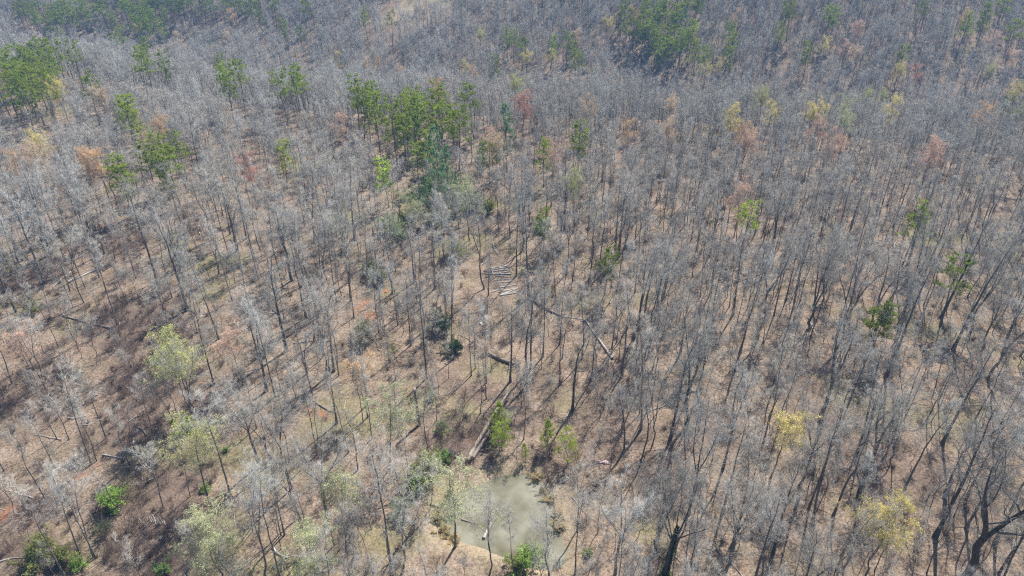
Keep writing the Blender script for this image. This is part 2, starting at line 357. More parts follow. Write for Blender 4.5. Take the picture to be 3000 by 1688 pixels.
def pine_tree(seed, H=17.0, r0=.17, t0=.42, nb=48, blen=3.3, tuft=32, nl=.28, nw=.045, mat=None, droop=.03, ang=(55, 85), conical=.6, bar=.15):
    rng = np.random.default_rng(seed); K = 10
    z = np.linspace(-.3, H * .98, K); off = np.cumsum(rng.normal(size=(K, 2)) * .12, 0); off -= off[0]
    P = np.column_stack([off, z])[None]; R = (r0 * np.linspace(1, .12, K))[None]; R[:, 0] *= 1.35
    L1, r1, l1 = shoots(P, R, nb, t0, .995, np.array([blen]), ang, bar, 4, .32, droop, rng, .35, .14, .015, lowlong=conical * 1.6)
    keep = rng.uniform(size=len(L1)) > .12; L1, r1, l1 = L1[keep], r1[keep], l1[keep]
    dead, dr, _ = shoots(P, R, 7, t0 * .55, t0, np.array([1.3]), (70, 95), 0, 3, .22, 0, rng, .4, .1, .012)
    L2, r2, l2 = shoots(L1, r1, 5, .3, 1.0, l1 * .42, (25, 60), .12, 3, .6, .05, rng, .5, .14, .009)
    A = np.concatenate([L2[:, 1], L2[:, 2], (L2[:, 1] + L2[:, 2]) / 2, L1[:, 3], L1[:, 2]])
    A = A + rng.normal(size=A.shape) * .06
    B = np.repeat(A, tuft, 0); d = rng.normal(size=B.shape); d[:, 2] = d[:, 2] * .7 + .35; d = nrm(d)
    q = nrm(np.cross(d, rng.normal(size=d.shape))); ln = nl * rng.uniform(.7, 1.2, (len(B), 1))
    V = np.stack([B - q * nw * .5, B + q * nw * .5, B + d * ln], 1).reshape(-1, 3); Fq = np.arange(len(V)).reshape(-1, 3)
    tr = make_mesh("trunk", [(*tubes(P, R, 7), 0), (*tubes(dead, dr, 3), 0)], [M_BARK])
    cr = make_mesh("crown", [(*tubes(L1, r1, 3), 0), (*tubes(L2, r2, 3), 0), (V, Fq, 1)], [M_BARK, mat or M_PINE], smooth=False)
    return tr, cr

def shrub(seed, H=2.6, stems=16, spread=40, m2=6, m3=5, rad=.02, leaves=0, leaf=.12, mat=None, stem_mat=None):
    """many stems from one root; returns (stems mesh, foliage mesh or None)"""
    rng = np.random.default_rng(seed)
    az = rng.uniform(0, 6.28, stems); sp = np.radians(np.abs(rng.normal(0, spread * .6, stems))); K = 5
    cur = np.stack([np.sin(sp) * np.cos(az), np.sin(sp) * np.sin(az), np.cos(sp)], -1)
    base = np.column_stack([rng.normal(size=(stems, 2)) * H * .09, np.full(stems, -.1)]); pts = [base]; ln = H * rng.uniform(.6, 1.1, stems)
    for k in range(1, K):
        cur = nrm(cur + rng.normal(size=cur.shape) * .14); pts.append(pts[-1] + cur * (ln / (K - 1))[:, None])
    P = np.stack(pts, 1); R = rad * rng.uniform(.7, 1.3, stems)[:, None] * np.linspace(1, .35, K)[None]
    L2, r2, l2 = shoots(P, R, m2, .2, 1, ln * .42, (25, 65), .15, 3, .6, .03, rng, .4, .15, .006)
    L3, r3, l3 = shoots(L2, r2, m3, .15, 1, l2 * .6, (25, 65), .1, 2, .7, .03, rng, .4, .1, .005)
    st = make_mesh("stems", [(*tubes(P, R, 4), 0), (*tubes(L2, r2, 3), 0), (*spikes(L3[:, 0], L3[:, 1], np.full(len(L3), .007)), 0)], [stem_mat or M_BRUSH])
    if not leaves: return st, None
    t = rng.uniform(.1, 1.1, (len(L3), leaves, 1)); C = (L3[:, None, 0] * (1 - t) + L3[:, None, 1] * t + rng.normal(size=(len(L3), leaves, 3)) * .07).reshape(-1, 3)
    C[:, 2] = np.maximum(C[:, 2], .05)
    return st, make_mesh("foliage", [(*leaf_tris(C, leaf, rng, .25), 0)], [mat or M_GREEN], smooth=False)

KINDS = [dict(seed=1), dict(seed=2, limbs=10, t0=.5, limb_len=5.0), dict(seed=3, fork=2, limbs=14), dict(seed=4, fork=3, limbs=16, limb_len=5.2, stems_spread=(12, 24)),
         dict(seed=5, t0=.58, limbs=9, limb_len=3.9, r0=.13, ang=(32, 58)), dict(seed=6, fork=2, limbs=13, stems_spread=(12, 26), wob=.3), dict(seed=7, limbs=13, limb_len=7.0, t0=.36, r0=.2),
         dict(seed=8, t0=.6, limbs=9, limb_len=3.7, r0=.115, wob=.3, ang=(32, 58)), dict(seed=9, fork=2, limbs=14, limb_len=6.2, r0=.21, wob=.3, stems_spread=(12, 24)), dict(seed=10, t0=.46, limbs=11, wob=.4, limb_len=5.4),
         dict(seed=11, t0=.3, limbs=15, limb_len=6.6, wob=.35, up=.05, r0=.17), dict(seed=12, t0=.55, limbs=8, limb_len=5.6, wob=.5, m2=5, r0=.13), dict(seed=13, fork=4, limbs=18, limb_len=4.6, stems_spread=(14, 30), t0=.3), dict(seed=14, t0=.62, limbs=7, limb_len=4.6, wob=.25, m2=5, m3=4, r0=.12)]
BARE = [bare_tree(**k) for k in KINDS]
FAR = [bare_tree(**{**k, 'm3': 5, 'm4': 3, 'm2': 6, 'tw': .0115}) for k in KINDS]            # lighter detail for the far wood
STOUT = [bare_tree(**{**k, "r0": k.get("r0", .155) * 1.6})[0] for k in KINDS]       # the same skeletons with stouter trunks
HUGE = [bare_tree(**{**k, "r0": k.get("r0", .155) * 1.75})[0] for k in KINDS[8:10]]
SAPLING = [bare_tree(20, H=9, r0=.06, t0=.3, limbs=9, limb_len=1.9, m2=5, m3=3, m4=3, tw=.006, wob=.25), bare_tree(21, H=8, r0=.05, t0=.35, limbs=8, limb_len=1.6, m2=4, m3=3, m4=3, tw=.006, wob=.3),
           bare_tree(22, H=11, r0=.075, t0=.45, limbs=9, limb_len=1.8, m2=5, m3=3, m4=3, tw=.006, wob=.22), bare_tree(23, H=7, r0=.05, fork=2, t0=.25, limbs=9, limb_len=2.0, m2=5, m3=3, m4=3, tw=.006, wob=.2)]
BUD = [bare_tree(30, buds=3, limbs=13, m4=5), bare_tree(31, fork=2, buds=3, limbs=15, r0=.18, m4=5), bare_tree(32, fork=3, buds=3, limbs=17, limb_len=6.4, t0=.36, m4=5), bare_tree(33, buds=3, t0=.5, limbs=12, limb_len=5.2, m4=5)]
PINE = [pine_tree(40), pine_tree(41, t0=.48, nb=42, blen=3.6), pine_tree(42, t0=.34, nb=54, blen=3.0, r0=.15), pine_tree(43, t0=.5, nb=40, blen=3.9)]
WPINE = [pine_tree(50, H=19, t0=.2, nb=60, blen=3.4, mat=M_WPINE, conical=1.0, ang=(60, 85), nl=.26, nw=.045, bar=.1), pine_tree(51, H=16, t0=.15, nb=56, blen=3.0, mat=M_WPINE, conical=1.1, ang=(60, 82), nl=.24, nw=.045, bar=.1)]
CEDAR = [pine_tree(60, H=6, r0=.07, t0=.14, nb=60, blen=1.9, conical=1.1, ang=(45, 75), nl=.16, nw=.045, tuft=10), pine_tree(61, H=6, r0=.06, t0=.16, nb=54, blen=2.4, conical=.9, ang=(50, 80), nl=.16, nw=.04, tuft=8)]
BRUSHES = [shrub(70), shrub(71, H=1.8, stems=20, spread=55), shrub(72, H=3.4, stems=12, spread=32), shrub(73, H=1.2, stems=22, spread=60)]
LEAFY = [shrub(80, H=2.4, stems=16, m2=6, m3=5, leaves=5, leaf=.15), shrub(81, H=2.0, stems=18, spread=50, leaves=6, leaf=.14), shrub(82, H=3.0, stems=14, spread=36, leaves=5, leaf=.16)]

# ------------------------------------------------------------------ where the trees stand
W_ORD = ["first", "second", "third", "fourth", "fifth", "sixth", "seventh", "eighth", "ninth", "tenth", "eleventh", "twelfth", "thirteenth", "fourteenth", "fifteenth", "sixteenth", "seventeenth", "eighteenth", "nineteenth", "twentieth"]
W_ORD += [t + "-" + o for t in ("twenty", "thirty", "forty", "fifty") for o in W_ORD[:9]]
MARKS = [("the pond", 1490, 1520), ("the cut logs", 1470, 825), ("the bright green bush", 322, 1475), ("the fallen pale twin trunk", 1435, 1250), ("the yellow budding tree by the lower edge", 2620, 1560),
         ("the lone round pine", 2190, 635), ("the large yellow-green tree", 530, 1060), ("the long red clay scar", 915, 1195), ("the white litter", 1412, 951), ("the long pale fallen trunk", 1755, 1000),
         ("the broken snag", 1220, 1200), ("the cedars above the pond", 1640, 1300), ("the brown thicket", 430, 970), ("the pale leaning sycamore", 90, 740), ("the small orange clay patch", 230, 1405),
         ("the dark ivy-clad tree", 1950, 1560), ("the slim pine on the slope", 2815, 805), ("the pink scrap", 1767, 1358), ("the bushy pine above the slope", 1780, 755), ("the huge dark forked tree", 2880, 1600),
         ("the pale budding tree by the lower edge", 600, 1580), ("the evergreen hollies", 1310, 990), ("the green understory strip", 1240, 640), ("the bare clay bank", 1065, 895)]
def direction(dx, dy):
    a = math.degrees(math.atan2(-dy, dx)) % 360
    return ["right of it", "right above it", "above it", "left above it", "left of it", "left below it", "below it", "right below it"][int((a + 22.5) // 45) % 8]

TREES = []     # x, y, height, proto list name, index, tint, spin, tilt x, tilt y, girth
def add_tree(x, y, H, kind, idx, tint=1.0, tilt=None, girth=1.0, leaf=None, note=None, spin=None, warm=None):
    tl = RNG.normal(size=2) * .035 if tilt is None else np.array(tilt)
    w_ = RNG.uniform(-.04, .04) if warm is None else warm
    TREES.append(dict(x=x, y=y, H=H, kind=kind, idx=idx, tint=(tint * (1 + w_), tint, tint * (1 - w_)), spin=RNG.uniform(0, 6.283) if spin is None else spin, tilt=tl, girth=girth, leaf=leaf, note=note))
# trees one can pick out in the photograph: foot of the trunk, height, variant, tint, girth
NAMED = [(464, 839, 21, 0, 1.0, 1.2), (132, 831, 19, 6, 1.5, 1.3), (95, 887, 18, 1, 1.1, 1), (206, 854, 18, 4, 1.1, .9), (249, 843, 15, 7, .9, .7), (344, 951, 19, 4, 1.15, 1.0), (513, 1004, 17, 2, .9, 1), (548, 722, 19, 0, 1, .9),
         (622, 707, 18, 5, .8, 1.1), (721, 703, 19, 3, .9, 1), (505, 874, 17, 7, 1, .8), (641, 994, 19, 1, .95, 1), (627, 1126, 19, 0, .9, 1), (987, 889, 17, 1, .75, 1), (757, 1049, 14, 12, 1.1, 1), (948, 1045, 15, 2, 1.1, 1),
         (777, 1118, 17, 4, 1.1, .9), (171, 1017, 14, 7, 1, .7), (37, 1126, 14, 9, 1, .8), (132, 1126, 14, 5, 1.3, .8), (1027, 885, 17, 0, .8, 1), (1120, 936, 17, 1, 1, .9), (1324, 932, 20, 0, .9, 1.1), (1418, 850, 22, 2, .8, 1.1),
         (1513, 812, 21, 1, .8, 1.1), (1431, 866, 12, 9, .65, .8), (1550, 874, 20, 0, .9, 1.2), (1251, 1111, 20, 0, .75, 1.1), (1425, 1126, 15, 4, 1.2, 1), (1495, 1122, 16, 1, .95, 1.2), (1381, 1103, 15, 4, 1, 1), (1544, 1126, 19, 9, .65, 1.2),
         (1590, 1049, 18, 1, .9, 1), (1723, 843, 20, 7, .8, 1), (1860, 858, 20, 0, .8, 1.1), (1905, 1010, 20, 5, .75, 1.1), (1963, 1290, 21, 6, .7, 1.1), (1093, 687, 18, 4, .8, .9), (1115, 695, 17, 7, .7, .9), (1653, 680, 20, 0, .7, 1.2),
         (1759, 645, 20, 0, .8, 1), (1629, 742, 20, 4, .9, .9), (1808, 850, 19, 4, .7, 1), (1963, 664, 20, 0, .8, 1), (2307, 967, 21, 4, .7, 1.1), (2342, 773, 20, 0, .75, 1), (2431, 761, 20, 0, .7, 1), (2645, 932, 21, 1, .7, 1.1),
         (2221, 975, 19, 8, .9, 1.1), (2458, 952, 20, 4, .75, 1.1), (2594, 1107, 22, 0, .75, 1.2), (2792, 1025, 22, 1, .7, 1.2), (2839, 986, 20, 5, .7, 1), (2944, 1002, 21, 4, .7, 1), (2757, 932, 21, 1, .7, 1.2), (2050, 1029, 20, 4, .65, 1.1),
         (268, 1359, 17, 0, 1.4, 1.0), (311, 1285, 13, 9, .8, 1), (167, 1287, 12, 7, .8, .9), (204, 1291, 9, 9, .8, 1), (456, 1301, 13, 7, 1.2, .8), (163, 1374, 11, 4, 1.3, .8), (285, 1355, 12, 7, .9, .6), (528, 1273, 11, 9, .65, .9),
         (575, 1258, 17, 2, .85, 1), (677, 1456, 18, 0, 1.3, 1.1), (776, 1688, 17, 2, 1.2, 1.1), (819, 1688, 18, 4, 1.2, 1.1), (835, 1572, 14, 1, .8, 1.1), (879, 1522, 15, 2, .85, 1), (237, 1627, 14, 0, 1.3, 1), (276, 1636, 16, 7, 1.3, .9),
         (284, 1640, 15, 4, 1.3, .9), (190, 1688, 16, 4, 1.3, 1), (757, 1359, 15, 12, 1.2, 1.2), (800, 1363, 13, 2, 1.0, 1), (930, 1336, 15, 4, .85, 1), (12, 1382, 11, 9, .7, 1), (1049, 1378, 12, 9, .75, 1.1), (1149, 1685, 21, 0, 1.1, 1),
         (1194, 1584, 18, 2, 1.2, 1), (1180, 1685, 12, 2, 1.3, 1.2), (1093, 1685, 11, 7, .8, 1), (1023, 1685, 14, 9, .85, .9), (1435, 1685, 13, 2, .85, 1.1), (1507, 1685, 11, 7, .9, .9), (1609, 1685, 13, 5, 1.1, .9), (1685, 1685, 14, 1, 1.0, 1),
         (1677, 1204, 18, 9, .65, 1.2), (1908, 1184, 18, 4, .75, 1), (1819, 1281, 10, 3, 1.1, 1), (1803, 1685, 14, 12, 1.3, 1.2), (1258, 1343, 12, 9, .8, .9), (2012, 1242, 20, 5, .6, 1.2), (2116, 1506, 17, 6, 1.2, 1.1),
         (2167, 1526, 15, 9, .65, 1.1), (2338, 1433, 15, 12, 1.0, 1.2), (2516, 1460, 17, 8, .7, 1.2), (2738, 1576, 22, 0, .6, 1.5), (2264, 1623, 16, 1, .65, 1.2), (2233, 1685, 15, 2, .9, 1.1), (2924, 1685, 18, 9, .7, 1.1),
         (1945, 1700, 17, 12, .6, 1.5), (2120, 1686, 15, 12, 1.1, 1.2), (2450, 1690, 15, 2, .9, 1), (1690, 1560, 12, 3, 1.1, .8), (560, 1460, 12, 7, 1.2, .7), (480, 1490, 12, 9, 1.3, .7), (925, 1655, 13, 1, 1.0, 1), (980, 1600, 14, 4, 1.1, .9),
         (2045, 1180, 19, 2, .8, 1), (1730, 1120, 18, 9, .8, 1.0), (1640, 1130, 17, 4, .9, .9), (1090, 1290, 14, 4, 1.1, .8), (1075, 1190, 15, 1, 1, .8), (680, 880, 17, 4, 1.1, .9), (830, 850, 17, 0, 1.1, .9), (870, 760, 17, 4, 1.05, .9)]
for a, b, H, i, t, g_ in NAMED:
    x, y = spot(a, b); add_tree(x, y, H, "BARE", i, t, girth=g_)
x, y = spot(2790, 1730); add_tree(x, y, 24, "BARE", 8, .5, tilt=(0.0, .10), girth=2.1)          # the huge dark forked tree
x, y = spot(2905, 1760); add_tree(x, y, 19, "BARE", 9, .6, tilt=(0.0, .06), girth=1.2)
# budding trees by crown: photo point, height of that point, tree height, colour
RED, PINK, ORG, PEACH, YEL, YGRN, PGRN = (.86, .40, .28), (.84, .55, .40), (.88, .57, .30), (.84, .64, .42), (.90, .76, .24), (.62, .63, .22), (.56, .59, .30)
BUDS = [(525, 1050, 11, 15, 2, YGRN), (560, 1310, 11, 14, 0, YGRN), (600, 1560, 10, 13, 2, PGRN), (910, 1590, 9, 12, 2, PGRN), (1320, 1400, 12, 15, 0, PGRN), (2600, 1540, 9, 12, 2, (.92, .76, .18)), (2300, 1250, 10, 13, 3, YEL),
        (1000, 1420, 9, 12, 3, PGRN), (1120, 1200, 11, 14, 0, PGRN), (680, 1010, 8, 11, 0, PINK), (80, 1020, 8, 11, 0, PINK), (1480, 1240, 3, 5, 0, PGRN),
        (110, 400, 15, 17, 1, YEL), (70, 400, 15, 17, 0, RED), (100, 430, 14, 16, 2, PEACH), (160, 240, 15, 17, 2, YEL), (240, 460, 14, 16, 2, ORG), (280, 460, 14, 16, 3, ORG), (40, 465, 14, 16, 0, ORG), (460, 360, 15, 17, 1, ORG), (430, 390, 14, 16, 0, YGRN),
        (295, 270, 15, 17, 1, PEACH), (720, 470, 13, 15, 0, RED), (400, 80, 15, 17, 0, YEL), (660, 105, 15, 17, 1, PEACH), (520, 100, 15, 17, 0, PEACH), (675, 35, 15, 17, 0, ORG), (990, 160, 15, 17, 0, YEL), (1020, 325, 15, 17, 2, RED), (1005, 345, 14, 16, 0, PINK),
        (1075, 180, 15, 17, 2, PEACH), (1100, 175, 15, 17, 0, ORG), (1170, 200, 15, 17, 2, PEACH), (1360, 185, 15, 17, 0, YEL), (1385, 205, 15, 17, 0, ORG), (1410, 95, 15, 17, 1, YGRN), (1250, 240, 15, 17, 2, PINK), (1280, 245, 15, 17, 0, RED), (1500, 245, 15, 17, 0, RED), (1510, 235, 15, 17, 1, YGRN),
        (1530, 285, 15, 17, 2, RED), (1400, 380, 15, 17, 2, RED), (1445, 390, 15, 17, 0, PINK), (1455, 415, 13, 15, 1, PEACH), (1545, 165, 15, 17, 1, YEL), (1615, 155, 15, 17, 0, YEL), (1680, 295, 15, 17, 0, PINK), (1740, 300, 15, 17, 2, PEACH), (1620, 435, 15, 17, 0, PINK),
        (1690, 95, 15, 17, 2, PEACH), (1740, 100, 15, 17, 0, PEACH), (1935, 290, 15, 17, 0, RED), (1970, 300, 15, 17, 1, PEACH), (1910, 360, 15, 17, 1, PINK), (1840, 365, 15, 17, 0, ORG), (1965, 365, 15, 17, 2, PEACH), (1790, 60, 15, 17, 1, YEL), (1860, 35, 15, 17, 0, ORG),
        (2145, 325, 15, 17, 2, YEL), (2255, 315, 15, 17, 0, YEL), (2245, 275, 15, 17, 1, YGRN), (2175, 375, 15, 17, 2, ORG), (2195, 400, 14, 16, 1, PINK), (2280, 350, 15, 17, 0, PINK), (2395, 360, 15, 17, 2, PINK), (2385, 315, 15, 17, 1, YEL), (2220, 400, 15, 17, 0, PINK),
        (2590, 270, 15, 17, 2, YGRN), (2540, 275, 15, 17, 1, YGRN), (2630, 300, 15, 17, 0, YEL), (2490, 345, 15, 17, 1, PGRN), (2480, 300, 15, 17, 0, PGRN), (2510, 70, 15, 17, 2, PINK), (2420, 120, 15, 17, 0, YEL), (2480, 130, 15, 17, 2, PINK), (2520, 150, 14, 16, 1, PEACH), (2510, 130, 15, 17, 0, RED),
        (2690, 200, 15, 17, 0, RED), (2640, 200, 15, 17, 1, YEL), (2830, 35, 15, 17, 2, ORG), (2930, 105, 15, 17, 0, PINK), (2900, 205, 15, 17, 1, YGRN), (2970, 160, 15, 17, 0, PINK), (2990, 250, 15, 17, 2, YEL), (2890, 320, 15, 17, 0, ORG), (2470, 400, 14, 16, 2, PINK), (2600, 370, 14, 16, 2, PINK),
        (2740, 420, 14, 16, 2, PINK), (2185, 565, 13, 15, 0, PINK), (2060, 200, 15, 17, 1, YEL), (2110, 180, 15, 17, 0, YEL), (2000, 185, 15, 17, 0, RED), (2160, 35, 15, 17, 0, PINK), (1690, 540, 12, 15, 1, YGRN), (1060, 1100, 8, 11, 0, ORG), (1370, 560, 12, 15, 1, PGRN), (1200, 590, 11, 14, 0, PGRN)]
for q_, (a, b, up_, H, i, c_) in enumerate(BUDS):
    if b < 420 and c_ in (RED, PINK) and q_ % 5 in (1, 3): continue
    if b < 420: H, up_ = 14.5, 12.8
    x, y = spot(a, b, up_); add_tree(x, y, H, "BUD", i, RNG.uniform(.8, 1.1), leaf=c_)
# evergreens by the middle of the crown
PINES = [(1780, 760, 8, 11, 0, .9), (1595, 655, 8, 11, 2, .9), (2190, 632, 9.5, 13, 3, 1.3), (2690, 640, 11, 14, 0, .95), (2815, 800, 11, 14, 1, .8), (2590, 930, 8, 11, 2, .8), (2570, 940, 8, 11, 1, .7), (1127, 495, 10, 13, 2, 1.7),
         (30, 205, 13, 17, 0, 1), (10, 235, 13, 17, 1, 1), (45, 250, 13, 17, 3, .95), (75, 225, 13, 17, 2, 1), (90, 255, 13, 17, 0, 1), (115, 235, 13, 17, 1, 1), (85, 180, 13, 17, 3, 1), (65, 175, 13, 17, 1, .9), (150, 215, 13, 17, 0, 1), (20, 185, 13, 17, 2, 1), (110, 150, 13, 17, 1, .9), (60, 275, 13, 16, 2, .85), (5, 265, 12, 16, 0, .9), (130, 265, 12, 15, 3, .9),
         (180, 115, 13, 16, 0, .9), (215, 165, 13, 15, 3, .9), (335, 130, 13, 16, 1, .95), (350, 110, 13, 16, 3, 1), (420, 165, 13, 17, 0, .95), (430, 140, 13, 17, 2, 1), (405, 190, 12, 16, 1, .95), (475, 185, 12, 15, 0, .95), (655, 210, 13, 16, 0, 1.1), (662, 240, 12, 15, 2, 1.1), (640, 180, 12, 15, 3, .9), (700, 225, 12, 14, 1, .9), (825, 250, 12, 14, 1, .9), (880, 230, 12, 15, 0, 1), (870, 255, 12, 14, 3, .9),
         (360, 325, 12, 15, 0, 1.15), (375, 345, 11, 14, 2, 1.1), (490, 465, 12, 15, 1, 1), (465, 440, 12, 15, 3, .95), (425, 455, 11, 14, 0, .9), (515, 430, 12, 15, 3, .9), (345, 490, 12, 15, 1, 1.05), (365, 515, 10, 13, 2, 1), (820, 435, 11, 13, 2, 1.2), (255, 255, 12, 14, 1, .8), (480, 485, 11, 13, 2, 1),
         (100, 20, 13, 17, 0, .85), (150, 30, 13, 17, 1, .9), (200, 25, 13, 17, 2, .95), (240, 15, 13, 17, 3, .95), (260, 45, 13, 17, 0, 1), (300, 30, 13, 17, 1, 1), (330, 55, 13, 17, 2, 1), (365, 30, 13, 17, 3, 1), (395, 60, 13, 17, 0, 1), (420, 40, 13, 17, 1, 1), (450, 60, 13, 17, 2, .95), (380, 10, 13, 17, 1, .95), (215, 50, 12, 16, 2, 1), (180, 5, 13, 17, 3, .9), (60, 10, 13, 17, 2, .8), (290, 5, 13, 17, 0, .9), (405, 78, 12, 15, 3, .9), (435, 10, 13, 17, 0, .9),
         (500, 15, 13, 17, 1, .8), (530, 5, 13, 17, 0, .8), (690, 10, 13, 17, 3, .8), (760, 40, 12, 16, 0, .7), (800, 15, 12, 16, 1, .8), (830, 75, 12, 14, 2, .95), (900, 25, 13, 16, 1, .9), (1070, 45, 12, 15, 0, 1), (1145, 60, 12, 14, 3, .7), (880, 95, 12, 14, 1, .6), (590, 10, 13, 17, 2, .7),
         (1040, 275, 13, 17, 0, .9), (1055, 300, 13, 17, 1, .85), (1075, 310, 13, 17, 2, .8), (1105, 310, 12, 15, 3, .9), (1030, 300, 13, 16, 3, .9), (1150, 320, 12, 15, 1, .9), (1180, 345, 12, 16, 0, .95), (1215, 325, 13, 17, 1, 1.05), (1240, 305, 13, 17, 2, 1.05), (1225, 340, 12, 15, 0, 1.05), (1290, 285, 13, 17, 1, 1), (1265, 310, 13, 16, 3, 1), (1155, 375, 11, 14, 3, .85), (1190, 370, 11, 14, 2, .95),
         (1330, 345, 13, 17, 0, .9), (1355, 340, 13, 17, 3, .95), (1340, 370, 12, 15, 1, .85), (1250, 425, 11, 14, 2, 1), (1385, 290, 12, 14, 1, .8), (1220, 460, 9, 12, 1, 1.1), (1700, 395, 12, 14, 0, .9), (1595, 430, 11, 13, 2, 1.1), (1430, 450, 10, 13, 3, .8), (1455, 185, 12, 14, 2, .8), (1485, 115, 12, 15, 0, .9), (1505, 110, 12, 15, 3, .9), (1530, 150, 11, 14, 1, .8), (1615, 130, 12, 15, 2, 1.05), (1690, 145, 12, 15, 0, .95), (1700, 185, 11, 14, 3, .9), (1660, 130, 11, 13, 1, .7),
         (1830, 15, 13, 17, 0, .8), (1850, 45, 13, 17, 1, .8), (1870, 65, 13, 17, 2, .85), (1895, 30, 13, 17, 3, .85), (1905, 80, 13, 17, 0, .85), (1930, 55, 13, 17, 1, .85), (1945, 25, 13, 17, 2, .85), (1960, 75, 13, 17, 3, .85), (1885, 100, 13, 16, 0, .8), (1925, 95, 13, 16, 2, .85), (1985, 45, 13, 17, 1, .9), (1900, 8, 13, 17, 0, .8), (2000, 140, 13, 16, 3, .9), (1960, 110, 12, 16, 1, .85), (2040, 160, 12, 15, 0, .9), (2075, 170, 12, 15, 2, .95), (1860, 90, 12, 15, 3, .7), (1820, 55, 12, 15, 2, .7),
         (2140, 100, 12, 16, 1, .9), (2150, 130, 12, 16, 0, .95), (2130, 165, 12, 15, 2, .85), (2285, 95, 12, 14, 0, .9), (2370, 150, 12, 15, 2, .8), (2430, 45, 13, 16, 3, 1), (2445, 60, 12, 15, 1, .9), (2310, 15, 13, 16, 0, .85), (2040, 15, 13, 16, 1, .7), (2320, 40, 12, 15, 3, .7), (2830, 75, 12, 15, 0, 1), (2980, 95, 12, 15, 1, .9), (2990, 330, 12, 15, 0, .8), (2945, 320, 11, 14, 3, .6), (2890, 50, 12, 14, 2, .8), (2940, 20, 12, 15, 1, .8), (2705, 20, 12, 14, 3, .7), (2650, 155, 12, 14, 1, .8)]
for x0_, y0_, x1_, y1_, n_, h_ in [(50, -10, 490, 85, 40, 17), (1815, -5, 2050, 165, 34, 17), (0, 140, 165, 285, 10, 17), (1030, 270, 1110, 330, 4, 17), (1160, 300, 1300, 360, 6, 17), (500, -10, 820, 30, 12, 16)]:      # the closed pine stands
    for _ in range(n_): PINES.append((RNG.uniform(x0_, x1_), RNG.uniform(y0_, y1_), 13, h_, int(RNG.integers(0, 4)), RNG.uniform(.8, 1.05)))
PINES_AT = []
for a, b, up_, H, i, t in PINES:
    if b < 420: H, up_ = 16.8, 12.3
    x, y = spot(a, b, up_)
    if b < 420 and any(math.hypot(x - p, y - q) < 3.2 for p, q in PINES_AT): continue
    PINES_AT.append((x, y)); add_tree(x, y, H * RNG.uniform(.9, 1.1) if b < 420 else H, "PINE", i, t)
for a, b, up_, H, i, t in [(1225, 375, 9, 15, 1, 1.05), (1295, 415, 8, 13, 1, 1.15), (1280, 470, 10, 18, 0, 1.15), (1310, 520, 9, 16, 0, 1.1), (1260, 440, 9, 15, 1, 1.0), (1485, 400, 10, 18, 0, 1.0), (1405, 470, 5, 9, 1, 1.1), (1415, 450, 5, 9, 0, 1.0), (2005, 70, 10, 17, 0, 1.0), (1985, 115, 10, 17, 1, 1.1), (1345, 560, 8, 14, 1, 1.0), (1240, 560, 6, 11, 1, .9), (1270, 610, 4, 8, 0, .9)]:
    x, y = spot(a, b, up_); add_tree(x, y, H, "WPINE", i, t)
for a, b, up_, H, i, t in [(1458, 1235, 3, 6, 0, 1.2), (1462, 1300, 2, 4.5, 1, 1.4), (1605, 1278, 3, 5.5, 0, 1.2), (1662, 1325, 2.5, 6, 1, 1.25), (1540, 1330, 1.5, 3, 0, 1.1), (1470, 1275, 3, 5.5, 1, 1.3), (525, 1272, 2, 4, 0, 1.1), (1155, 1030, 1.2, 2.5, 1, .8)]:
    x, y = spot(a, b, up_); add_tree(x, y, H, "CEDAR", i, t)

# the rest of the wood: an even stand, thinner over brush, round the pond, the logs and the far field
THIN = [(1465, 800, 8, .1), (1465, 845, 7, .1), (1440, 740, 7, .35), (250, 1450, 16, .12), (420, 1000, 14, .1), (350, 1250, 14, .12), (430, 1500, 14, .1), (120, 1250, 12, .15), (300, 1640, 12, .1), (1500, 1300, 10, .2), (1190, 40, 20, .18), (1240, 10, 24, .2), (1140, 80, 14, .4), (1060, 900, 6, .3), (940, 1250, 8, .8), (1140, 1160, 8, .35), (700, 600, 18, .6), (900, 600, 18, .65), (1700, 1350, 8, .3), (1600, 1200, 8, .4), (870, 1250, 8, .8), (1000, 1500, 8, .8), (2160, 640, 5, .2)]
THIN = [(*spot(a, b), r, f) for a, b, r, f in THIN]
def density(x, y):
    d = .62 + .5 * fbm(x, y, 38, 41)
    px, py, _ = project(x, y, 0.0)
    left = sstep(1500, 600, px) * sstep(420, 900, py); d = d * (1 - .45 * left)
    d = d * (1 - .12 * sstep(1250, 1600, py) * sstep(2400, 1800, px))
    for a, b, r, f in THIN:
        d = d * (1 - (1 - f) * sstep(1.25, .75, np.hypot(x - a, y - b) / r))
    d = np.where(np.hypot(x - PC[0], y - PC[1]) < 16, np.where(pond_dist(x, y) < 1.2, 0, d * .3), d)
    return d
def jitter_grid(s, seed, y0=26, y1=540):
    r = np.random.default_rng(seed)
    xs = np.arange(-470, 470, s); ys = np.arange(y0, y1, s); X, Y = np.meshgrid(xs, ys)
    X = (X + r.uniform(-.48, .48, X.shape) * s).ravel(); Y = (Y + r.uniform(-.48, .48, Y.shape) * s).ravel()
    ok = np.abs(X) < Y * .86 + 34
    return X[ok], Y[ok], r
X, Y, r = jitter_grid(3.95, 91)
taken = np.array([(t["x"], t["y"]) for t in TREES])
dmin = np.array([np.min(np.hypot(taken[:, 0] - a, taken[:, 1] - b)) for a, b in zip(X, Y)])
gap = np.where(Y < 150, 2.8, 1.7)
ok = (r.uniform(size=len(X)) < density(X, Y) * np.where(Y < 120, .66, np.where(Y < 185, .85, 1.1))) & (dmin > gap)
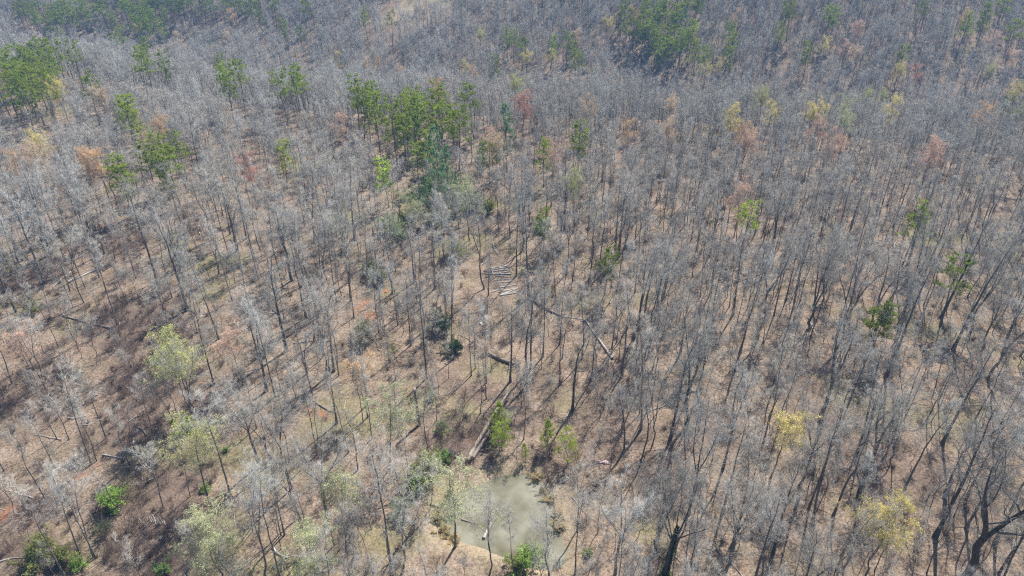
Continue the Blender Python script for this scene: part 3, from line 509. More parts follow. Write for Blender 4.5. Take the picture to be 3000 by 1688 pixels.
# evergreens and budding trees stand clear: no big neighbour just in front of them
for t in TREES:
    if t["kind"] == "BARE": continue
    q = math.hypot(t["x"], t["y"]); ux, uy = t["x"] / q, t["y"] / q
    rx, ry = X - t["x"], Y - t["y"]; along = -(rx * ux + ry * uy); lat = np.abs(rx * uy - ry * ux)
    if t["kind"] != "BUD": ok &= ~(np.hypot(rx, ry) < 3.6)
    reach = (26 if t["kind"] == "PINE" and q > 230 else 5) + (.6 if t["kind"] == "BUD" else 1.0) * np.clip(q - 40, 0, 150) * .085
    ok &= ~((lat < (2.6 if t["kind"] == "BUD" else 3.2)) & (along > -2.0) & (along < reach))
# places the photograph shows free of big crowns: the logs, pond, clay, litter, cedars, fallen trunks
WINDOWS = [(1395, 765, 1530, 885), (1360, 690, 1500, 790), (1330, 1395, 1650, 1660), (1390, 925, 1435, 975), (1200, 1140, 1245, 1260), (1580, 1235, 1700, 1370), (1360, 1170, 1500, 1360), (270, 1430, 380, 1520), (430, 980, 620, 1140), (2480, 1490, 2740, 1640), (860, 1160, 965, 1230), (200, 1380, 260, 1420), (1700, 930, 1800, 1060), (1035, 870, 1110, 950), (1260, 930, 1360, 1050), (300, 900, 500, 1000), (2150, 600, 2230, 700), (500, 1270, 640, 1400)]
for fr, half in ((.55, 1.2), (.72, 2.0), (.9, 1.4)):
    px, py, dd = project(X, Y, ground(X, Y) + 16 * fr); hw = half * FPX / dd
    for a0, b0, a1, b1 in WINDOWS: ok &= ~((px > a0 - hw) & (px < a1 + hw) & (py > b0) & (py < b1))
X, Y = X[ok], Y[ok]
for a, b in zip(X, Y):
    near = b < 150
    H = float(np.clip(r.normal(15.8 if near else 13.6, 2.4), 8, 21)); px = 1500 + 2346 * a / max(b, 1)
    pale = r.uniform(.85, 1.25) if px < 1300 else r.uniform(.72, 1.12)
    add_tree(float(a), float(b), H, "BARE", int(r.choice([4, 7, 1, 0, 13, 4, 7, 2, 11, 13]) if px > 1250 and r.uniform() < .85 else r.integers(0, len(BARE))), float(pale), girth=float(r.uniform(.75, 1.5)))

PROT = dict(BARE=(BARE, 20.0), BUD=(BUD, 20.0), PINE=(PINE, 17.0), WPINE=(WPINE, 17.5), CEDAR=(CEDAR, 6.0))
def in_view(t, m=0):
    z0 = float(ground(t["x"], t["y"])); best = 0
    for fr in (0, .35, .6, .95):
        px, py, d = project(t["x"], t["y"], z0 + t["H"] * fr)
        if d > 5 and -m < px < 3000 + m and -m < py < 1688 + m: best += 1
    return best
for t in TREES:
    t["z"] = float(ground(t["x"], t["y"])); t["p"] = project(t["x"], t["y"], t["z"] + (.5 if t["kind"] in ("BARE",) else .7) * t["H"]); t["vis"] = in_view(t)
bare_vis = sorted([t for t in TREES if t["kind"] == "BARE" and t["vis"] >= 2], key=lambda t: t["p"][2] / t["H"] / (1.0 + .15 * (t["girth"] > 1.3)))
chosen = bare_vis[:300]
for t in chosen: t["own"] = True
for t in TREES:
    if t["kind"] != "BARE" and t["vis"] >= 1: t["own"] = True

# labels: which one it is, by look and by its place among its like near a landmark
def colour_word(c):
    return {RED: "red", PINK: "pinkish", ORG: "orange", PEACH: "peach-coloured", YEL: "yellow", YGRN: "yellow-green", PGRN: "pale green"}.get(c, "golden yellow")
def base_phrase(t):
    if t["kind"] == "BARE":
        tone = "dark" if t["tint"][1] < .8 else "pale" if t["tint"][1] > 1.15 else "grey"
        form = "forked" if t["idx"] in (2, 3, 5, 8, 12) else "straight"
        return f"{tone} {form} leafless tree"
    if t["kind"] == "BUD": return colour_word(t["leaf"]) + " budding tree"
    return {"PINE": "green pine", "WPINE": "blue-green feathery pine", "CEDAR": "small green cedar"}[t["kind"]]
from collections import defaultdict
MARKS_UP = [("the dry grass clearing", 1180, 50), ("the left-edge pine clump", 70, 220), ("the top-left pine stand", 300, 30), ("the top-right pine stand", 1920, 60), ("the central pine strip", 1250, 400), ("the lone round pine", 2190, 635),
            ("the reddest maple", 1935, 290), ("the roundest yellow tree", 2145, 325), ("the small red tree", 2690, 200), ("the green pines at mid-left", 480, 460), ("the thin green pine pair", 1335, 345), ("the upper-right corner", 2950, 40), ("the upper-left edge trees", 60, 420)]
buckets = defaultdict(list)
for t in TREES:
    if not t.get("own"): continue
    marks = MARKS if t["kind"] in ("BARE", "CEDAR") else MARKS + MARKS_UP
    q = [(math.hypot(t["p"][0] - a, (t["p"][1] - b) * 1.3), nm, a, b) for nm, a, b in marks]
    d_, nm, a, b = min(q)
    t["mark"] = nm; t["md"] = d_; t["dir"] = direction(t["p"][0] - a, t["p"][1] - b)
    buckets[(base_phrase(t), nm, t["dir"])].append(t)
for (bp_, nm, dr), lst in buckets.items():
    lst.sort(key=lambda t: t["md"])
    for i, t in enumerate(lst):
        rank = "" if len(lst) == 1 else (" nearest" if i == 0 else f" {W_ORD[min(i, len(W_ORD) - 1)]} nearest")
        t["label"] = f"{bp_},{rank + ' to' if rank else ' beside'} {nm}, {dr}".replace("the yellow budding tree by the lower edge", "the big yellow tree").replace("the pale budding tree by the lower edge", "the big pale budding tree").replace("the pale leaning sycamore", "the pale leaning tree").replace("the dark ivy-clad tree", "the ivy-clad tree")
TREES_NAME = dict(BARE="bare_tree", BUD="budding_tree", PINE="pine_tree", WPINE="white_pine_tree", CEDAR="cedar_tree")
TREES_GROUP = dict(BARE="leafless trees of the near wood", BUD="budding trees among the bare wood", PINE="pines among the bare wood", WPINE="feathery blue-green pines", CEDAR="small cedars of the understory")
for t in TREES:
    if not t.get("own"): continue
    protos, H0 = PROT[t["kind"]]; tr, cr = protos[t["idx"]]
    if t["kind"] == "BARE" and t["girth"] > 1.12: tr = HUGE[t["idx"] - 8] if t["girth"] > 2 else STOUT[t["idx"]]
    e = link(TREES_NAME[t["kind"]], None); e.empty_display_size = .5
    e.location = (t["x"], t["y"], t["z"]); s = t["H"] / H0
    e.rotation_euler = (t["tilt"][0], t["tilt"][1], t["spin"]); wd = s * (1.3 if t['kind'] == 'BUD' and t['p'][1] > 900 else 1.2 if t['kind'] == 'PINE' else 1.0); e.scale = (wd, wd, s)
    tag(e, t["label"], "tree", TREES_GROUP[t["kind"]])
    a = link("trunk", tr, e); b = link("crown", cr, e)
    for o in (a, b):
        o["tint"] = [float(v) for v in t["tint"]] + [1.0]
        if t["leaf"]:
            k = RNG.uniform(.85, 1.15); o["leaf"] = [float(v * k) for v in t["leaf"]] + [1.0]

# ------------------------------------------------------------------ the rest of the wood and the undergrowth, as masses
def mass(name, protos, X, Y, Z, idx, rot, scl, tint, label, leaf=None):
    coll = bpy.data.collections.new(name + "_kinds")
    for i, meshes in enumerate(protos):
        # one mesh for each kind: trunk and crown joined
        bm_pieces = []; mats = []
        for me in meshes:
            if me is None: continue
            V = np.empty(len(me.vertices) * 3, np.float32); me.vertices.foreach_get("co", V)
            F = np.empty(len(me.loops), np.int32); me.loops.foreach_get("vertex_index", F)
            mi = np.empty(len(me.polygons), np.int32); me.polygons.foreach_get("material_index", mi); F = F.reshape(-1, 3); V = V.reshape(-1, 3)
            for q, mt in enumerate(me.materials):
                sel = F[mi == q]
                if len(sel): bm_pieces.append((V, sel, len(mats)))
                mats.append(mt)
        o = bpy.data.objects.new(f"{name}_kind_{i:02d}", make_mesh(f"{name}_kind_{i:02d}", bm_pieces, mats)); coll.objects.link(o)
    me = bpy.data.meshes.new(name); me.vertices.add(len(X)); me.vertices.foreach_set("co", np.column_stack([X, Y, Z]).astype(np.float32).ravel())
    for nm, typ, key, data in (("kind_index", 'INT', "value", idx), ("spin", 'FLOAT_VECTOR', "vector", rot), ("size", 'FLOAT_VECTOR', "vector", scl), ("tint", 'FLOAT_COLOR', "color", tint), ("leaf", 'FLOAT_COLOR', "color", leaf)):
        if data is None: continue
        at = me.attributes.new(nm, typ, 'POINT'); at.data.foreach_set(key, np.ascontiguousarray(data, dtype=np.int32 if typ == 'INT' else np.float32).ravel())
    o = link(name, me); tag(o, label, kind="stuff")
    ng = bpy.data.node_groups.new(name, 'GeometryNodeTree')
    ng.interface.new_socket("Geometry", in_out='INPUT', socket_type='NodeSocketGeometry'); ng.interface.new_socket("Geometry", in_out='OUTPUT', socket_type='NodeSocketGeometry')
    N, L = ng.nodes, ng.links
    gi = N.new("NodeGroupInput"); go = N.new("NodeGroupOutput"); ci = N.new("GeometryNodeCollectionInfo"); ci.inputs[0].default_value = coll; ci.inputs[1].default_value = True; ci.inputs[2].default_value = True
    ip = N.new("GeometryNodeInstanceOnPoints"); ip.inputs["Pick Instance"].default_value = True
    def na(nm, typ):
        a = N.new("GeometryNodeInputNamedAttribute"); a.data_type = typ; a.inputs[0].default_value = nm; return a.outputs[0]
    L.new(gi.outputs[0], ip.inputs["Points"]); L.new(ci.outputs[0], ip.inputs["Instance"]); L.new(na("kind_index", 'INT'), ip.inputs["Instance Index"])
    L.new(na("spin", 'FLOAT_VECTOR'), ip.inputs["Rotation"]); L.new(na("size", 'FLOAT_VECTOR'), ip.inputs["Scale"]); L.new(ip.outputs[0], go.inputs[0])
    md = o.modifiers.new("scatter", 'NODES'); md.node_group = ng
    return o
rest = [t for t in TREES if not t.get("own") and t["kind"] == "BARE"]
mX = [t["x"] for t in rest]; mY = [t["y"] for t in rest]; mZ = [t["z"] for t in rest]; mI = [t["idx"] + (len(BARE) + len(SAPLING) if math.hypot(t["x"], t["y"]) > 190 else 0) for t in rest]
mR = [(t["tilt"][0], t["tilt"][1], t["spin"]) for t in rest]; mS = [(t["H"] / 20.0,) * 3 for t in rest]; mT = [(*t["tint"], 1) for t in rest]
X, Y, r = jitter_grid(4.5, 92)                       # saplings under the big trees
ok = (r.uniform(size=len(X)) < .35 + .75 * density(X, Y)) & (np.hypot(X - PC[0], Y - PC[1]) > 9)
for a, b, rr, f in THIN[:2]: ok &= np.hypot(X - a, Y - b) > rr * .75
for a, b, rr, f in THIN[10:13]: ok &= np.hypot(X - a, Y - b) > rr
X, Y = X[ok], Y[ok]; Z = ground(X, Y); k = len(X)
mX = np.concatenate([mX, X]); mY = np.concatenate([mY, Y]); mZ = np.concatenate([mZ, Z]); mI = np.concatenate([mI, len(BARE) + r.integers(0, len(SAPLING), k)])
mR = np.concatenate([mR, np.column_stack([r.normal(0, .07, k), r.normal(0, .07, k), r.uniform(0, 6.28, k)])]); s_ = r.uniform(.55, 1.25, k); mS = np.concatenate([mS, np.column_stack([s_, s_, s_])])
v = r.uniform(.6, 1.2, k); mT = np.concatenate([mT, np.column_stack([v * 1.03, v, v * .97, np.ones(k)])])
mass("distant_forest", BARE + SAPLING + FAR, mX, mY, mZ, mI.astype(int), mR, mS, mT, "grey leafless woodland with thin saplings filling the rest of the view")
# brush: brown leafless thickets
X, Y, r = jitter_grid(1.7, 93, 40, 230)
dens = .10 + .17 * sstep(.5, .75, fbm(X, Y, 13, 55))
for a, b, rr in BRUSH:
    x, y = spot(a, b); dens = np.maximum(dens, .9 * sstep(1.3, .7, np.hypot(X - x, Y - y) / rr))
ok = (r.uniform(size=len(X)) < dens) & (pond_dist(X, Y) > .8)
for a, b, rr, f in THIN[:3]: ok &= np.hypot(X - a, Y - b) > rr * .8
X, Y = X[ok], Y[ok]; k = len(X); s_ = r.uniform(.5, 1.15, k); v = r.uniform(.65, 1.2, k)
mass("undergrowth", BRUSHES, X, Y, ground(X, Y), r.integers(0, 4, k), np.column_stack([np.zeros(k), np.zeros(k), r.uniform(0, 6.28, k)]), np.column_stack([s_, s_, s_ * .85]), np.column_stack([v * 1.04, v, v * .97, np.ones(k)]), "brown leafless brush over the forest floor")
# sticks and shed boughs on the leaves
def stick(seed):
    rng = np.random.default_rng(seed); K = 6; x = np.linspace(-1, 1, K)
    P = np.column_stack([x, np.cumsum(rng.normal(size=K)) * .06, .03 + np.abs(rng.normal(size=K)) * .03])[None]; R = (.035 * np.linspace(1, .4, K))[None]
    L2, r2, l2 = shoots(P, R, 4, .3, 1.0, np.array([.7]), (25, 60), .05, 3, .6, 0.0, rng, .4, .1, .01)
    return make_mesh("stick", [(*tubes(P, R, 4), 0), (*tubes(L2, r2, 3), 0)], [M_PALELOG if seed % 2 else M_GREYLOG]), None
X, Y, r = jitter_grid(3.0, 94, 40, 200)
ok = (r.uniform(size=len(X)) < .3) & (pond_dist(X, Y) > .3); X, Y = X[ok], Y[ok]; k2 = len(X); s_ = np.exp(r.normal(.15, .5, k2)) * .9
mass("fallen_sticks", [stick(q) for q in range(500, 506)], X, Y, ground(X, Y), r.integers(0, 6, k2), np.column_stack([np.zeros(k2), np.zeros(k2), r.uniform(0, 6.28, k2)]), np.column_stack([s_, s_, s_]), np.ones((k2, 4)), "shed sticks and thin boughs strewn over the leaf litter")
print("trees", len(TREES), "own", sum(1 for t in TREES if t.get("own")), "mass", len(mX), "brush", k)

# ------------------------------------------------------------------ bushes
def bush(px, py, up_, i, size, colour, label, name="leafy_bush", flat=1.0, group="green bushes on the forest floor"):
    x, y = spot(px, py, up_); st, fo = LEAFY[i]
    e = link(name, None); e.location = (x, y, float(ground(x, y))); e.scale = (size, size, size * flat); e.rotation_euler = (0, 0, RNG.uniform(0, 6.28))
    tag(e, label, "bush", group); a = link("stems", st, e); b = link("foliage", fo, e); a["tint"] = [.9, .9, .9, 1.0]; b["leaf"] = [*colour, 1.0]
LIME, OLIVE, HOLLY, FRESH = (.37, .55, .13), (.33, .36, .13), (.10, .17, .08), (.29, .43, .15)
bush(322, 1475, 1, 0, 1.35, LIME, "round bright green bush alone in the brown clearing"); bush(335, 1462, 1, 2, .9, LIME, "upper lobe of bright green growth behind the round bush")
bush(1535, 1650, 1, 2, 1.2, LIME, "bright lime green bush at the near shore of the pond"); bush(1555, 1620, 1, 2, .8, LIME, "tall narrow lime green shrub on the near pond shore"); bush(1515, 1665, .6, 1, 1.0, OLIVE, "low olive bush under the lime green bush by the pond")
bush(228, 1660, .6, 1, .8, LIME, "small vivid green bush at the foot of two leaning trunks"); bush(600, 1436, .4, 1, .55, LIME, "small green tuft beside the tall pale trunk"); bush(662, 1318, .4, 1, .4, LIME, "tiny green tuft in the leaf litter between bare trees")
bush(1255, 1375, 1, 0, 1.7, OLIVE, "olive green bush left of the pond's head"); bush(1300, 1345, 1, 1, 1.2, FRESH, "fresh green bush beside the fallen twin trunk"); bush(1230, 1395, 1, 1, 1.2, OLIVE, "olive bush behind the pale budding tree")
bush(1295, 960, 1, 0, 1.7, HOLLY, "large dark green evergreen bush in mid wood"); bush(1332, 1022, 1, 1, 1.4, HOLLY, "smaller dark evergreen bush below the large one"); bush(2590, 925, 1, 1, .8, HOLLY, "dark green shrub on the steep slope")
bush(88, 907, .6, 1, 1.2, OLIVE, "yellowish low bush at the foot of the leaning grey trunk"); bush(180, 1640, .8, 0, 1.2, OLIVE, "dark olive bush in the lower corner thicket"); bush(110, 1640, .8, 1, 1.5, OLIVE, "brownish olive bush near the lower frame corner"); bush(130, 1600, .8, 2, 1.0, OLIVE, "upright olive bush above the corner thicket")
bush(545, 1245, 1, 0, 1.1, FRESH, "green shrub at the foot of the dark crooked tree"); bush(480, 1675, .5, 1, .9, FRESH, "green patch of leaves at the lower frame edge"); bush(310, 1555, .5, 2, .7, HOLLY, "dark green shrub under the bright round bush")
bush(1170, 1500, 1, 2, 1.0, FRESH, "thin green shrub between two pale trunks left of the pond"); bush(1225, 1425, 1, 2, 1.1, FRESH, "light green shrub beside the pond's log"); bush(1290, 1255, 1, 1, .9, FRESH, "small light green shrub beside the broken snag"); bush(1263, 1165, .7, 2, .6, FRESH, "small green sapling shrub above the broken snag")
bush(1725, 1620, .3, 1, .45, LIME, "tiny lime tuft right of the pond"); bush(1760, 770, 1, 1, 1.0, OLIVE, "olive shrub below the bushy pine"); bush(1520, 885, .3, 1, .5, (.33, .36, .06), "mossy yellow-green tuft below the cut logs"); bush(1575, 860, .3, 1, .6, (.30, .32, .08), "flat mossy tuft right of the cut logs")
for q, (a, b, sz, cc) in enumerate([(1130, 665, 2.0, FRESH), (1180, 650, 2.4, OLIVE), (1165, 690, 1.8, FRESH), (1225, 600, 2.4, FRESH), (1275, 640, 2.2, FRESH), (1330, 610, 2.0, OLIVE), (1385, 600, 2.2, FRESH), (1430, 610, 2.2, OLIVE), (1270, 570, 2.4, FRESH), (1320, 560, 2.2, (.30, .38, .18)), (1590, 660, 1.8, FRESH), (1345, 740, 1.6, OLIVE), (1110, 810, 1.6, (.28, .33, .15)), (1090, 780, 1.6, (.28, .33, .15)), (1060, 985, 1.6, (.30, .36, .16))]):
    bush(a, b, 1.5, q % 3, sz * .9, cc, "hazy green understory shrub, %s one from the left in the understory strip" % W_ORD[q], group="hazy green understory shrubs")
for q, (a, b, sz) in enumerate([(1590, 1445, .7), (1612, 1470, .8), (1632, 1510, .7), (1640, 1550, .8), (1300, 1560, .9), (1330, 1580, .8), (1285, 1525, .9), (1575, 1400, .8)]):
    bush(a, b, .2, 1, sz, (.60, .50, .28), "straw-coloured grass tussock on the pond bank, %s one counted round the water" % W_ORD[q], name="grass_tussock", flat=.5, group="dry tussocks round the pond")

# ------------------------------------------------------------------ logs, fallen trunks, snags, litter
def lathe_x(L, r0, r1, S=10, K=7, bend=.0, seed=0, caps=True):
    rng = np.random.default_rng(seed); x = np.linspace(-L / 2, L / 2, K); t = np.linspace(0, 1, K)
    P = np.column_stack([x, bend * np.sin(t * 3.14) + np.cumsum(rng.normal(size=K)) * r0 * .06, np.cumsum(rng.normal(size=K)) * r0 * .04])[None]
    R = (r0 * (1 - t) + r1 * t)[None] * (1 + rng.normal(size=(1, K)) * .05)
    V, F = tubes(P, R, S)
    return V, F, P[0], R[0]
def disc(c, r, nx_, S=10):
    a = np.arange(S) * 2 * np.pi / S
    V = np.concatenate([[c], np.column_stack([np.full(S, c[0]), c[1] + r * np.cos(a), c[2] + r * np.sin(a)])]); F = np.array([(0, 1 + i, 1 + (i + 1) % S) for i in range(S)])
    return V, F
def between(A, B, za=None, zb=None, r=.15):
    ax, ay = spot(*A); bx, by = spot(*B)
    a = Vector((ax, ay, float(ground(ax, ay)) + (r * .75 if za is None else za))); b = Vector((bx, by, float(ground(bx, by)) + (r * .75 if zb is None else zb)))
    return a, b
def lay(name, A, B, r0, r1, mat, label, cat, group=None, za=None, zb=None, bend=.0, ends=True, branches=0, seed=1, raw=None):
    a, b = raw or between(A, B, za, zb, max(r0, r1)); L = (b - a).length
    V, F, P, R = lathe_x(L, r0, r1, bend=bend, seed=seed)
    o = link(name, make_mesh(name, [(V, F, 0)], [mat])); o.location = (a + b) / 2; o.rotation_euler = (b - a).to_track_quat('X', 'Z').to_euler(); tag(o, label, cat, group)
    if ends:
        for c, rr, q in ((P[0], R[0], -.004), (P[-1], R[-1], .004)):
            V, F = disc(c + np.array((q, 0, 0)), rr * .985, 1); link("cut_end", make_mesh("cut_end", [(V, F, 0)], [M_CUT]), o)
    rng = np.random.default_rng(seed + 100)
    for k in range(branches):
        t = rng.uniform(.35, .98); p0 = P[min(int(t * 6), 5)] * 1.0; d = nrm(np.array((.7, rng.normal(), abs(rng.normal()) * .8 + .1))); ln = rng.uniform(1.2, 2.8)
        Pb = np.stack([p0, p0 + d * ln * .5 + rng.normal(size=3) * .08, p0 + d * ln])[None]; Rb = np.array([[.045, .03, .012]]) * (r0 / .2)
        link("branch", make_mesh("branch", [(*tubes(Pb, Rb, 5), 0)], [mat]), o)
    return o
Z1 = lambda a, b: (1250 + a / 5.152, 700 + b / 5.152)
UP = [((955, 462), (1235, 418), .13), ((968, 480), (1245, 438), .15), ((985, 500), (1240, 472), .12), ((1000, 545), (1262, 508), .14), ((1030, 556), (1272, 540), .17), ((1050, 580), (1215, 600), .11), ((868, 470), (1000, 468), .10), ((862, 492), (1010, 494), .11), ((870, 516), (1005, 512), .10), ((872, 545), (1000, 535), .12), ((880, 578), (1010, 558), .11), ((876, 604), (965, 592), .10)]
LO = [((1040, 640), (1280, 620), .09), ((1035, 672), (1312, 664), .13), ((1040, 705), (1330, 690), .10), ((1110, 748), (1342, 702), .13), ((985, 806), (1090, 780), .12), ((1095, 795), (1290, 765), .10), ((1100, 850), (1362, 772), .14), ((1150, 850), (1372, 800), .11), ((1100, 878), (1376, 820), .15), ((1060, 825), (1360, 752), .10)]
for q, (a, b, r_) in enumerate(UP):
    lay("cut_log", Z1(a[0] + RNG.uniform(-14, 14), a[1] + RNG.uniform(-7, 7)), Z1(b[0] + RNG.uniform(-14, 14), b[1] + RNG.uniform(-7, 7)), r_, r_ * .8, M_PALELOG if q < 6 else M_GREYLOG, ("pale straight cut log of the upper row, %s from the top" if q < 6 else "greyer short cut log left of the upper row, %s from the top") % W_ORD[q % 6], "log", "cut logs laid side by side in the clearing", seed=300 + q, bend=.04)
for q, (a, b, r_) in enumerate(LO):
    lay("cut_log", Z1(a[0] + RNG.uniform(-18, 18), a[1] + RNG.uniform(-9, 9)), Z1(b[0] + RNG.uniform(-18, 18), b[1] + RNG.uniform(-9, 9)), r_, r_ * .75, M_PALELOG, "pale cut log of the lower row, %s from the top" % W_ORD[q], "log", "cut logs laid side by side in the clearing", seed=330 + q, bend=-.05)
lay("cut_log", Z1(1472, 760), Z1(1400, 866), .13, .1, M_PALELOG, "short cream log lying alone right of the lower log row", "log", seed=350); lay("branch_stick", Z1(1322, 625), Z1(1390, 745), .05, .03, M_GREYLOG, "thin crooked stick at the end of the lower log row", "stick", seed=351, bend=.15, ends=False)
lay("branch_stick", Z1(978, 488), Z1(1008, 565), .06, .05, M_PALELOG, "pale stick lying across the upper log row", "stick", seed=352, za=.3, zb=.3, ends=False)
FALL = [((202, 831), (311, 780), .22, .10, M_PALELOG, 2, "pale fallen trunk lying left in the open leaf litter"), ((330, 967), (171, 924), .20, .08, M_GREYLOG, 4, "dark fallen trunk curving across the brown thicket"), ((1555, 878), (1652, 932), .26, .16, M_GREYLOG, 2, "thick grey fallen trunk running down from the cut logs"),
        ((1794, 1056), (1715, 940), .22, .10, M_PALELOG, 4, "long pale fallen trunk bleached almost white"), ((1652, 932), (1715, 940), .10, .06, M_PALELOG, 1, "short pale fallen limb joining two fallen trunks"), ((1431, 1041), (1509, 1072), .30, .24, M_GREYLOG, 1, "stout dark fallen log lying behind two trunks"),
        ((1260, 1479), (1310, 1503), .16, .10, M_GREYLOG, 0, "brown log resting on the pond's bank"), ((171, 1165), (135, 1190), .1, .05, M_GREYLOG, 1, "thin dark fallen branch in the sparse clearing"), ((200, 1226), (255, 1220), .12, .06, M_PALELOG, 1, "pale fallen branch between the crooked trunks"), ((302, 1337), (378, 1348), .10, .05, M_PALELOG, 2, "bleached fallen branch beside the clay patch"),
        ((400, 1253), (430, 1280), .12, .09, M_GREYLOG, 0, "short brown log in the dark brush"), ((800, 1610), (845, 1638), .15, .1, M_PALELOG, 1, "pale fallen log at the foot of two tall trunks"), ((805, 1672), (848, 1628), .12, .08, M_PALELOG, 0, "pale fallen limb crossing the log by the two tall trunks"), ((2, 1650), (72, 1642), .1, .06, M_PALELOG, 1, "pale fallen limb at the lower frame corner"),
        ((1780, 1105), (1822, 1075), .12, .08, M_GREYLOG, 1, "dark fallen limb below the long pale trunk"), ((860, 1010), (930, 1000), .12, .06, M_GREYLOG, 3, "dark dead limb hung around the pale snag"), ((1020, 1085), (1080, 1078), .09, .05, M_PALELOG, 2, "thin pale fallen branch left of the mossy trunk"), ((2000, 1155), (2060, 1140), .18, .1, M_GREYLOG, 2, "dark fallen trunk below the dense slope"),
        ((1740, 955), (1795, 938), .08, .04, M_GREYLOG, 1, "thin dark fallen branch right of the long pale trunk"), ((830, 1165), (800, 1180), .12, .07, M_GREYLOG, 2, "dark fallen branch above the red clay scar"), ((895, 1150), (970, 1210), .18, .10, M_GREYLOG, 3, "fallen trunk lying along the red clay scar"), ((1332, 1344), (1367, 1353), .16, .10, M_PALELOG, 4, "tangle of pale roots at the foot of the fallen twin trunk")]
for q, (A_, B_, a, b, mt, br, lb) in enumerate(FALL): lay("fallen_trunk", A_, B_, a, b, mt, lb, "fallen trunk", "fallen trunks on the forest floor", seed=400 + q, bend=.3 * math.sin(q * 2.1), branches=br, ends=False)
lay("fallen_trunk", (1369, 1353), (1497, 1162), .30, .17, M_TANLOG, "big pale fallen trunk of the twin pair, leaning up the bank", "fallen trunk", "fallen trunks on the forest floor", za=.3, zb=1.6, branches=4, seed=450, bend=.2)
lay("fallen_trunk", (1385, 1348), (1474, 1222), .30, .18, M_GREYLOG, "darker second trunk of the fallen twin pair", "fallen trunk", "fallen trunks on the forest floor", za=.3, zb=1.0, branches=2, seed=451)
def water_pt(px, py, dz):
    d = ray(px, py); t = (PLEV + dz - CAM_H) / d[2]; return Vector((d[0] * t, d[1] * t, PLEV + dz))
lay("floating_log", None, None, .13, .09, M_GREYLOG, "mossy brown log floating in the pond near its left bank", "log", raw=(water_pt(1352, 1522, .02), water_pt(1394, 1535, .02)), seed=460, ends=False)
lay("floating_log", None, None, .13, .20, M_PALELOG, "pale sunken log reaching into the pond from the near shore", "log", raw=(water_pt(1440, 1532, -.06), water_pt(1417, 1577, .12)), seed=461, ends=False)
def snag(px, py, H, r, mat, label, lean=(0, 0), seed=0):
    x, y = spot(px, py); rng = np.random.default_rng(seed); K = 8; z = np.linspace(-.2, H, K)
    P = np.column_stack([lean[0] * z / H + np.cumsum(rng.normal(size=K)) * .05, lean[1] * z / H + np.cumsum(rng.normal(size=K)) * .05, z])[None]; R = (r * np.linspace(1.25, .75, K))[None]
    e = link("dead_snag", make_mesh("dead_snag", [(*tubes(P, R, 9), 0)], [mat])); e.location = (x, y, float(ground(x, y))); tag(e, label, "snag", "broken dead trunks still standing")
    tp = P[0, -1]; a = rng.uniform(0, 6.28, 6); p0 = tp + np.column_stack([np.cos(a), np.sin(a), np.full(6, -1.0)]) * r * np.array((.4, .4, .5)); p1 = p0 + np.column_stack([rng.normal(size=6) * .06, rng.normal(size=6) * .06, rng.uniform(.35, .9, 6)])
    link("splintered_top", make_mesh("splintered_top", [(*spikes(p0, p1, np.full(6, r * .42), 5), 0)], [M_PALELOG]), e)
    for k in range(2):
        d = nrm(np.array((rng.normal(), rng.normal(), .4))); p = P[0, 4 + k]; Pb = np.stack([p, p + d * .7, p + d * 1.3 + np.array((0, 0, .15))])[None]
        link("branch_stub", make_mesh("branch_stub", [(*tubes(Pb, np.array([[.05, .035, .012]]), 5), 0)], [mat]), e)
snag(1228, 1246, 6.3, .22, M_GREYLOG, "broken standing snag with a bright white torn top", (-.3, .3), 1); snag(901, 1096, 6.0, .17, M_PALELOG, "bleached pale snag standing bare of bark", (-.3, 0), 2)
snag(1245, 972, 6.5, .15, M_PALELOG, "white barkless snag left of the large evergreen bush", (0, 0), 3); snag(2765, 1460, 3.0, .22, M_PALELOG, "short pale broken stump on the dense lower slope", (.3, .2), 4)
x, y = spot(458, 1540); e = link("shattered_stump", None); e.location = (x, y, float(ground(x, y))); tag(e, "row of pale splintered stubs of a shattered stump in dark brush", "stump")
for k in range(10):
    p0 = np.array([[-1.3 + k * .28, RNG.normal() * .35, -.1]]); p1 = p0 + np.array([[RNG.normal() * .25, RNG.normal() * .2, RNG.uniform(.9, 1.9)]])
    link("splinter", make_mesh("splinter", [(*spikes(p0, p1, np.array([.09]), 5), 0)], [M_PALELOG]), e)
def scrap(px, py, sx, sy, col, label, cat, name, seed, rot=0.0):
    """a crumpled sheet lying on the leaves"""
    rng = np.random.default_rng(seed); n_ = 9; u, v_ = np.meshgrid(np.linspace(-1, 1, n_), np.linspace(-1, 1, n_)); edge = 1 + .3 * rng.normal(size=u.shape) * (np.maximum(abs(u), abs(v_)) > .9)
    V = np.column_stack([(u * edge * sx / 2).ravel(), (v_ * edge * sy / 2).ravel(), (.05 + .32 * rng.uniform(size=u.shape) * (1 - .5 * np.maximum(abs(u), abs(v_)))).ravel()])
    ii = np.arange(n_ * n_).reshape(n_, n_); A_, B_, C_, D_ = ii[:-1, :-1], ii[:-1, 1:], ii[1:, 1:], ii[1:, :-1]; F = np.concatenate([np.stack([A_, B_, C_], -1).reshape(-1, 3), np.stack([A_, C_, D_], -1).reshape(-1, 3)])
    m_, n2_, l2_, p_ = nt(name + "_plastic"); nz_ = noise(n2_, l2_, 6, 2); l2_.new(mixc(n2_, l2_, nz_.outputs[0], tuple(c * .75 for c in col), col), p_.inputs["Base Color"]); p_.inputs["Roughness"].default_value = .5
    x, y = spot(px, py); o = link(name, make_mesh(name, [(V, F, 0)], [m_], smooth=False)); o.location = (x, y, float(ground(x, y)) + .02); o.rotation_euler = (0, 0, rot); md = o.modifiers.new("thickness", 'SOLIDIFY'); md.thickness = .02; tag(o, label, cat)
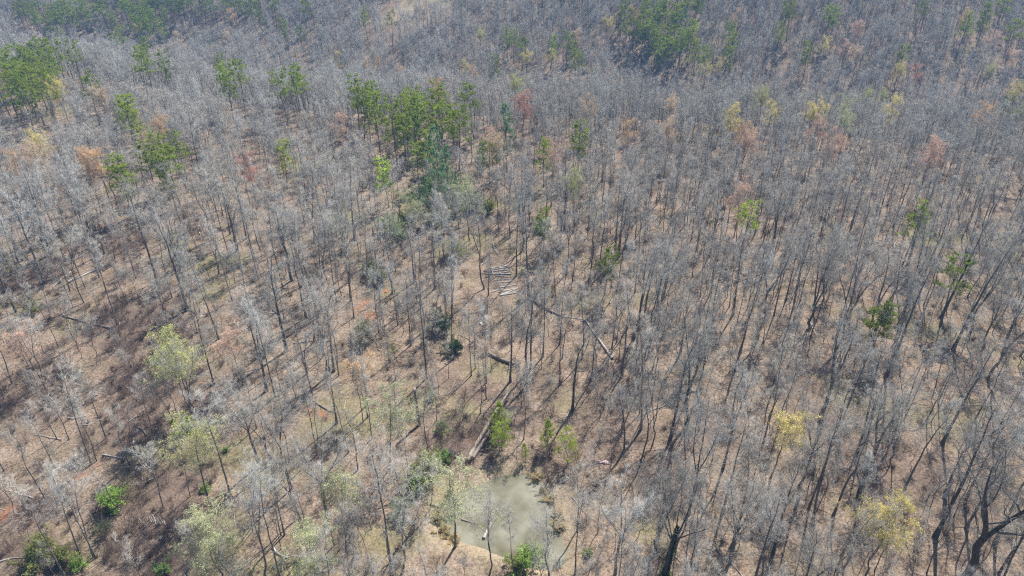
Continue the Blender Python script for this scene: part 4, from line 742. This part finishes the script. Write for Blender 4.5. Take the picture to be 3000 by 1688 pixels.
scrap(1412, 952, .6, 1.0, (.85, .85, .84), "crumpled white sheet of litter on the leaves in mid wood", "litter", "white_sheet", 1, .5); scrap(1767, 1359, 1.5, .5, (.75, .55, .55), "pinkish crumpled scrap lying on the slope right of the pond", "litter", "pink_scrap", 2, -.15)
scrap(1322, 1328, .8, 1.0, (.10, .12, .20), "dark blue crumpled tarp beside the fallen twin trunk", "tarp", "dark_tarp", 3, .6); scrap(1131, 856, .4, .7, (.65, .16, .07), "small red-orange scrap above the bare clay bank", "litter", "orange_scrap", 4); scrap(474, 1580, .4, .4, (.8, .78, .74), "tiny white scrap in the dark brush", "litter", "white_scrap", 5)
# ivy up the dark tree right of the pond
ivy = min((o for o in COL.objects if o.name.startswith("bare_tree")), key=lambda o: (o.location.x - spot(1945, 1700)[0]) ** 2 + (o.location.y - spot(1945, 1700)[1]) ** 2)
rng = np.random.default_rng(5); zz = 11 * rng.uniform(0, 1, 3500) ** 1.3; aa = rng.uniform(0, 6.28, 3500); rr = (.2 + np.abs(rng.normal(size=3500)) * .3) * (1.1 - zz / 13) * (.5 + vnoise(zz, aa, 1.3, 3))
iv = link("ivy", make_mesh("ivy", [(*leaf_tris(np.column_stack([rr * np.cos(aa), rr * np.sin(aa), zz]), .22, rng), 0)], [M_GREEN], smooth=False), ivy); iv["leaf"] = [.06, .10, .035, 1.0]
ivy["label"] = "dark ivy-clad tree standing right of the pond at the lower edge"

# ------------------------------------------------------------------ air
hz_lo, hz_hi = float(GZ.min()) - 1.0, CAM_H + 2.0
x0, x1, y0, y1 = gx[0] - 5, gx[-1] + 5, gy[0] - 5, gy[-1] + 5
V = np.array([(x, y, z) for z in (hz_lo, hz_hi) for y in (y0, y1) for x in (x0, x1)], float)
Fq = np.array([(0, 2, 3), (0, 3, 1), (4, 5, 7), (4, 7, 6), (0, 1, 5), (0, 5, 4), (2, 6, 7), (2, 7, 3), (0, 4, 6), (0, 6, 2), (1, 3, 7), (1, 7, 5)])
m = bpy.data.materials.new("pale_air"); m.use_nodes = True; n = m.node_tree.nodes; n.clear()
out_ = n.new("ShaderNodeOutputMaterial"); pv = n.new("ShaderNodeVolumePrincipled"); pv.inputs["Color"].default_value = (.22, .52, 1.0, 1); pv.inputs["Density"].default_value = 0.00034
m.node_tree.links.new(pv.outputs[0], out_.inputs["Volume"])
hz = link("haze", make_mesh("haze", [(V, Fq, 0)], [m], smooth=False)); tag(hz, "thin bluish air over the wood", kind="stuff")
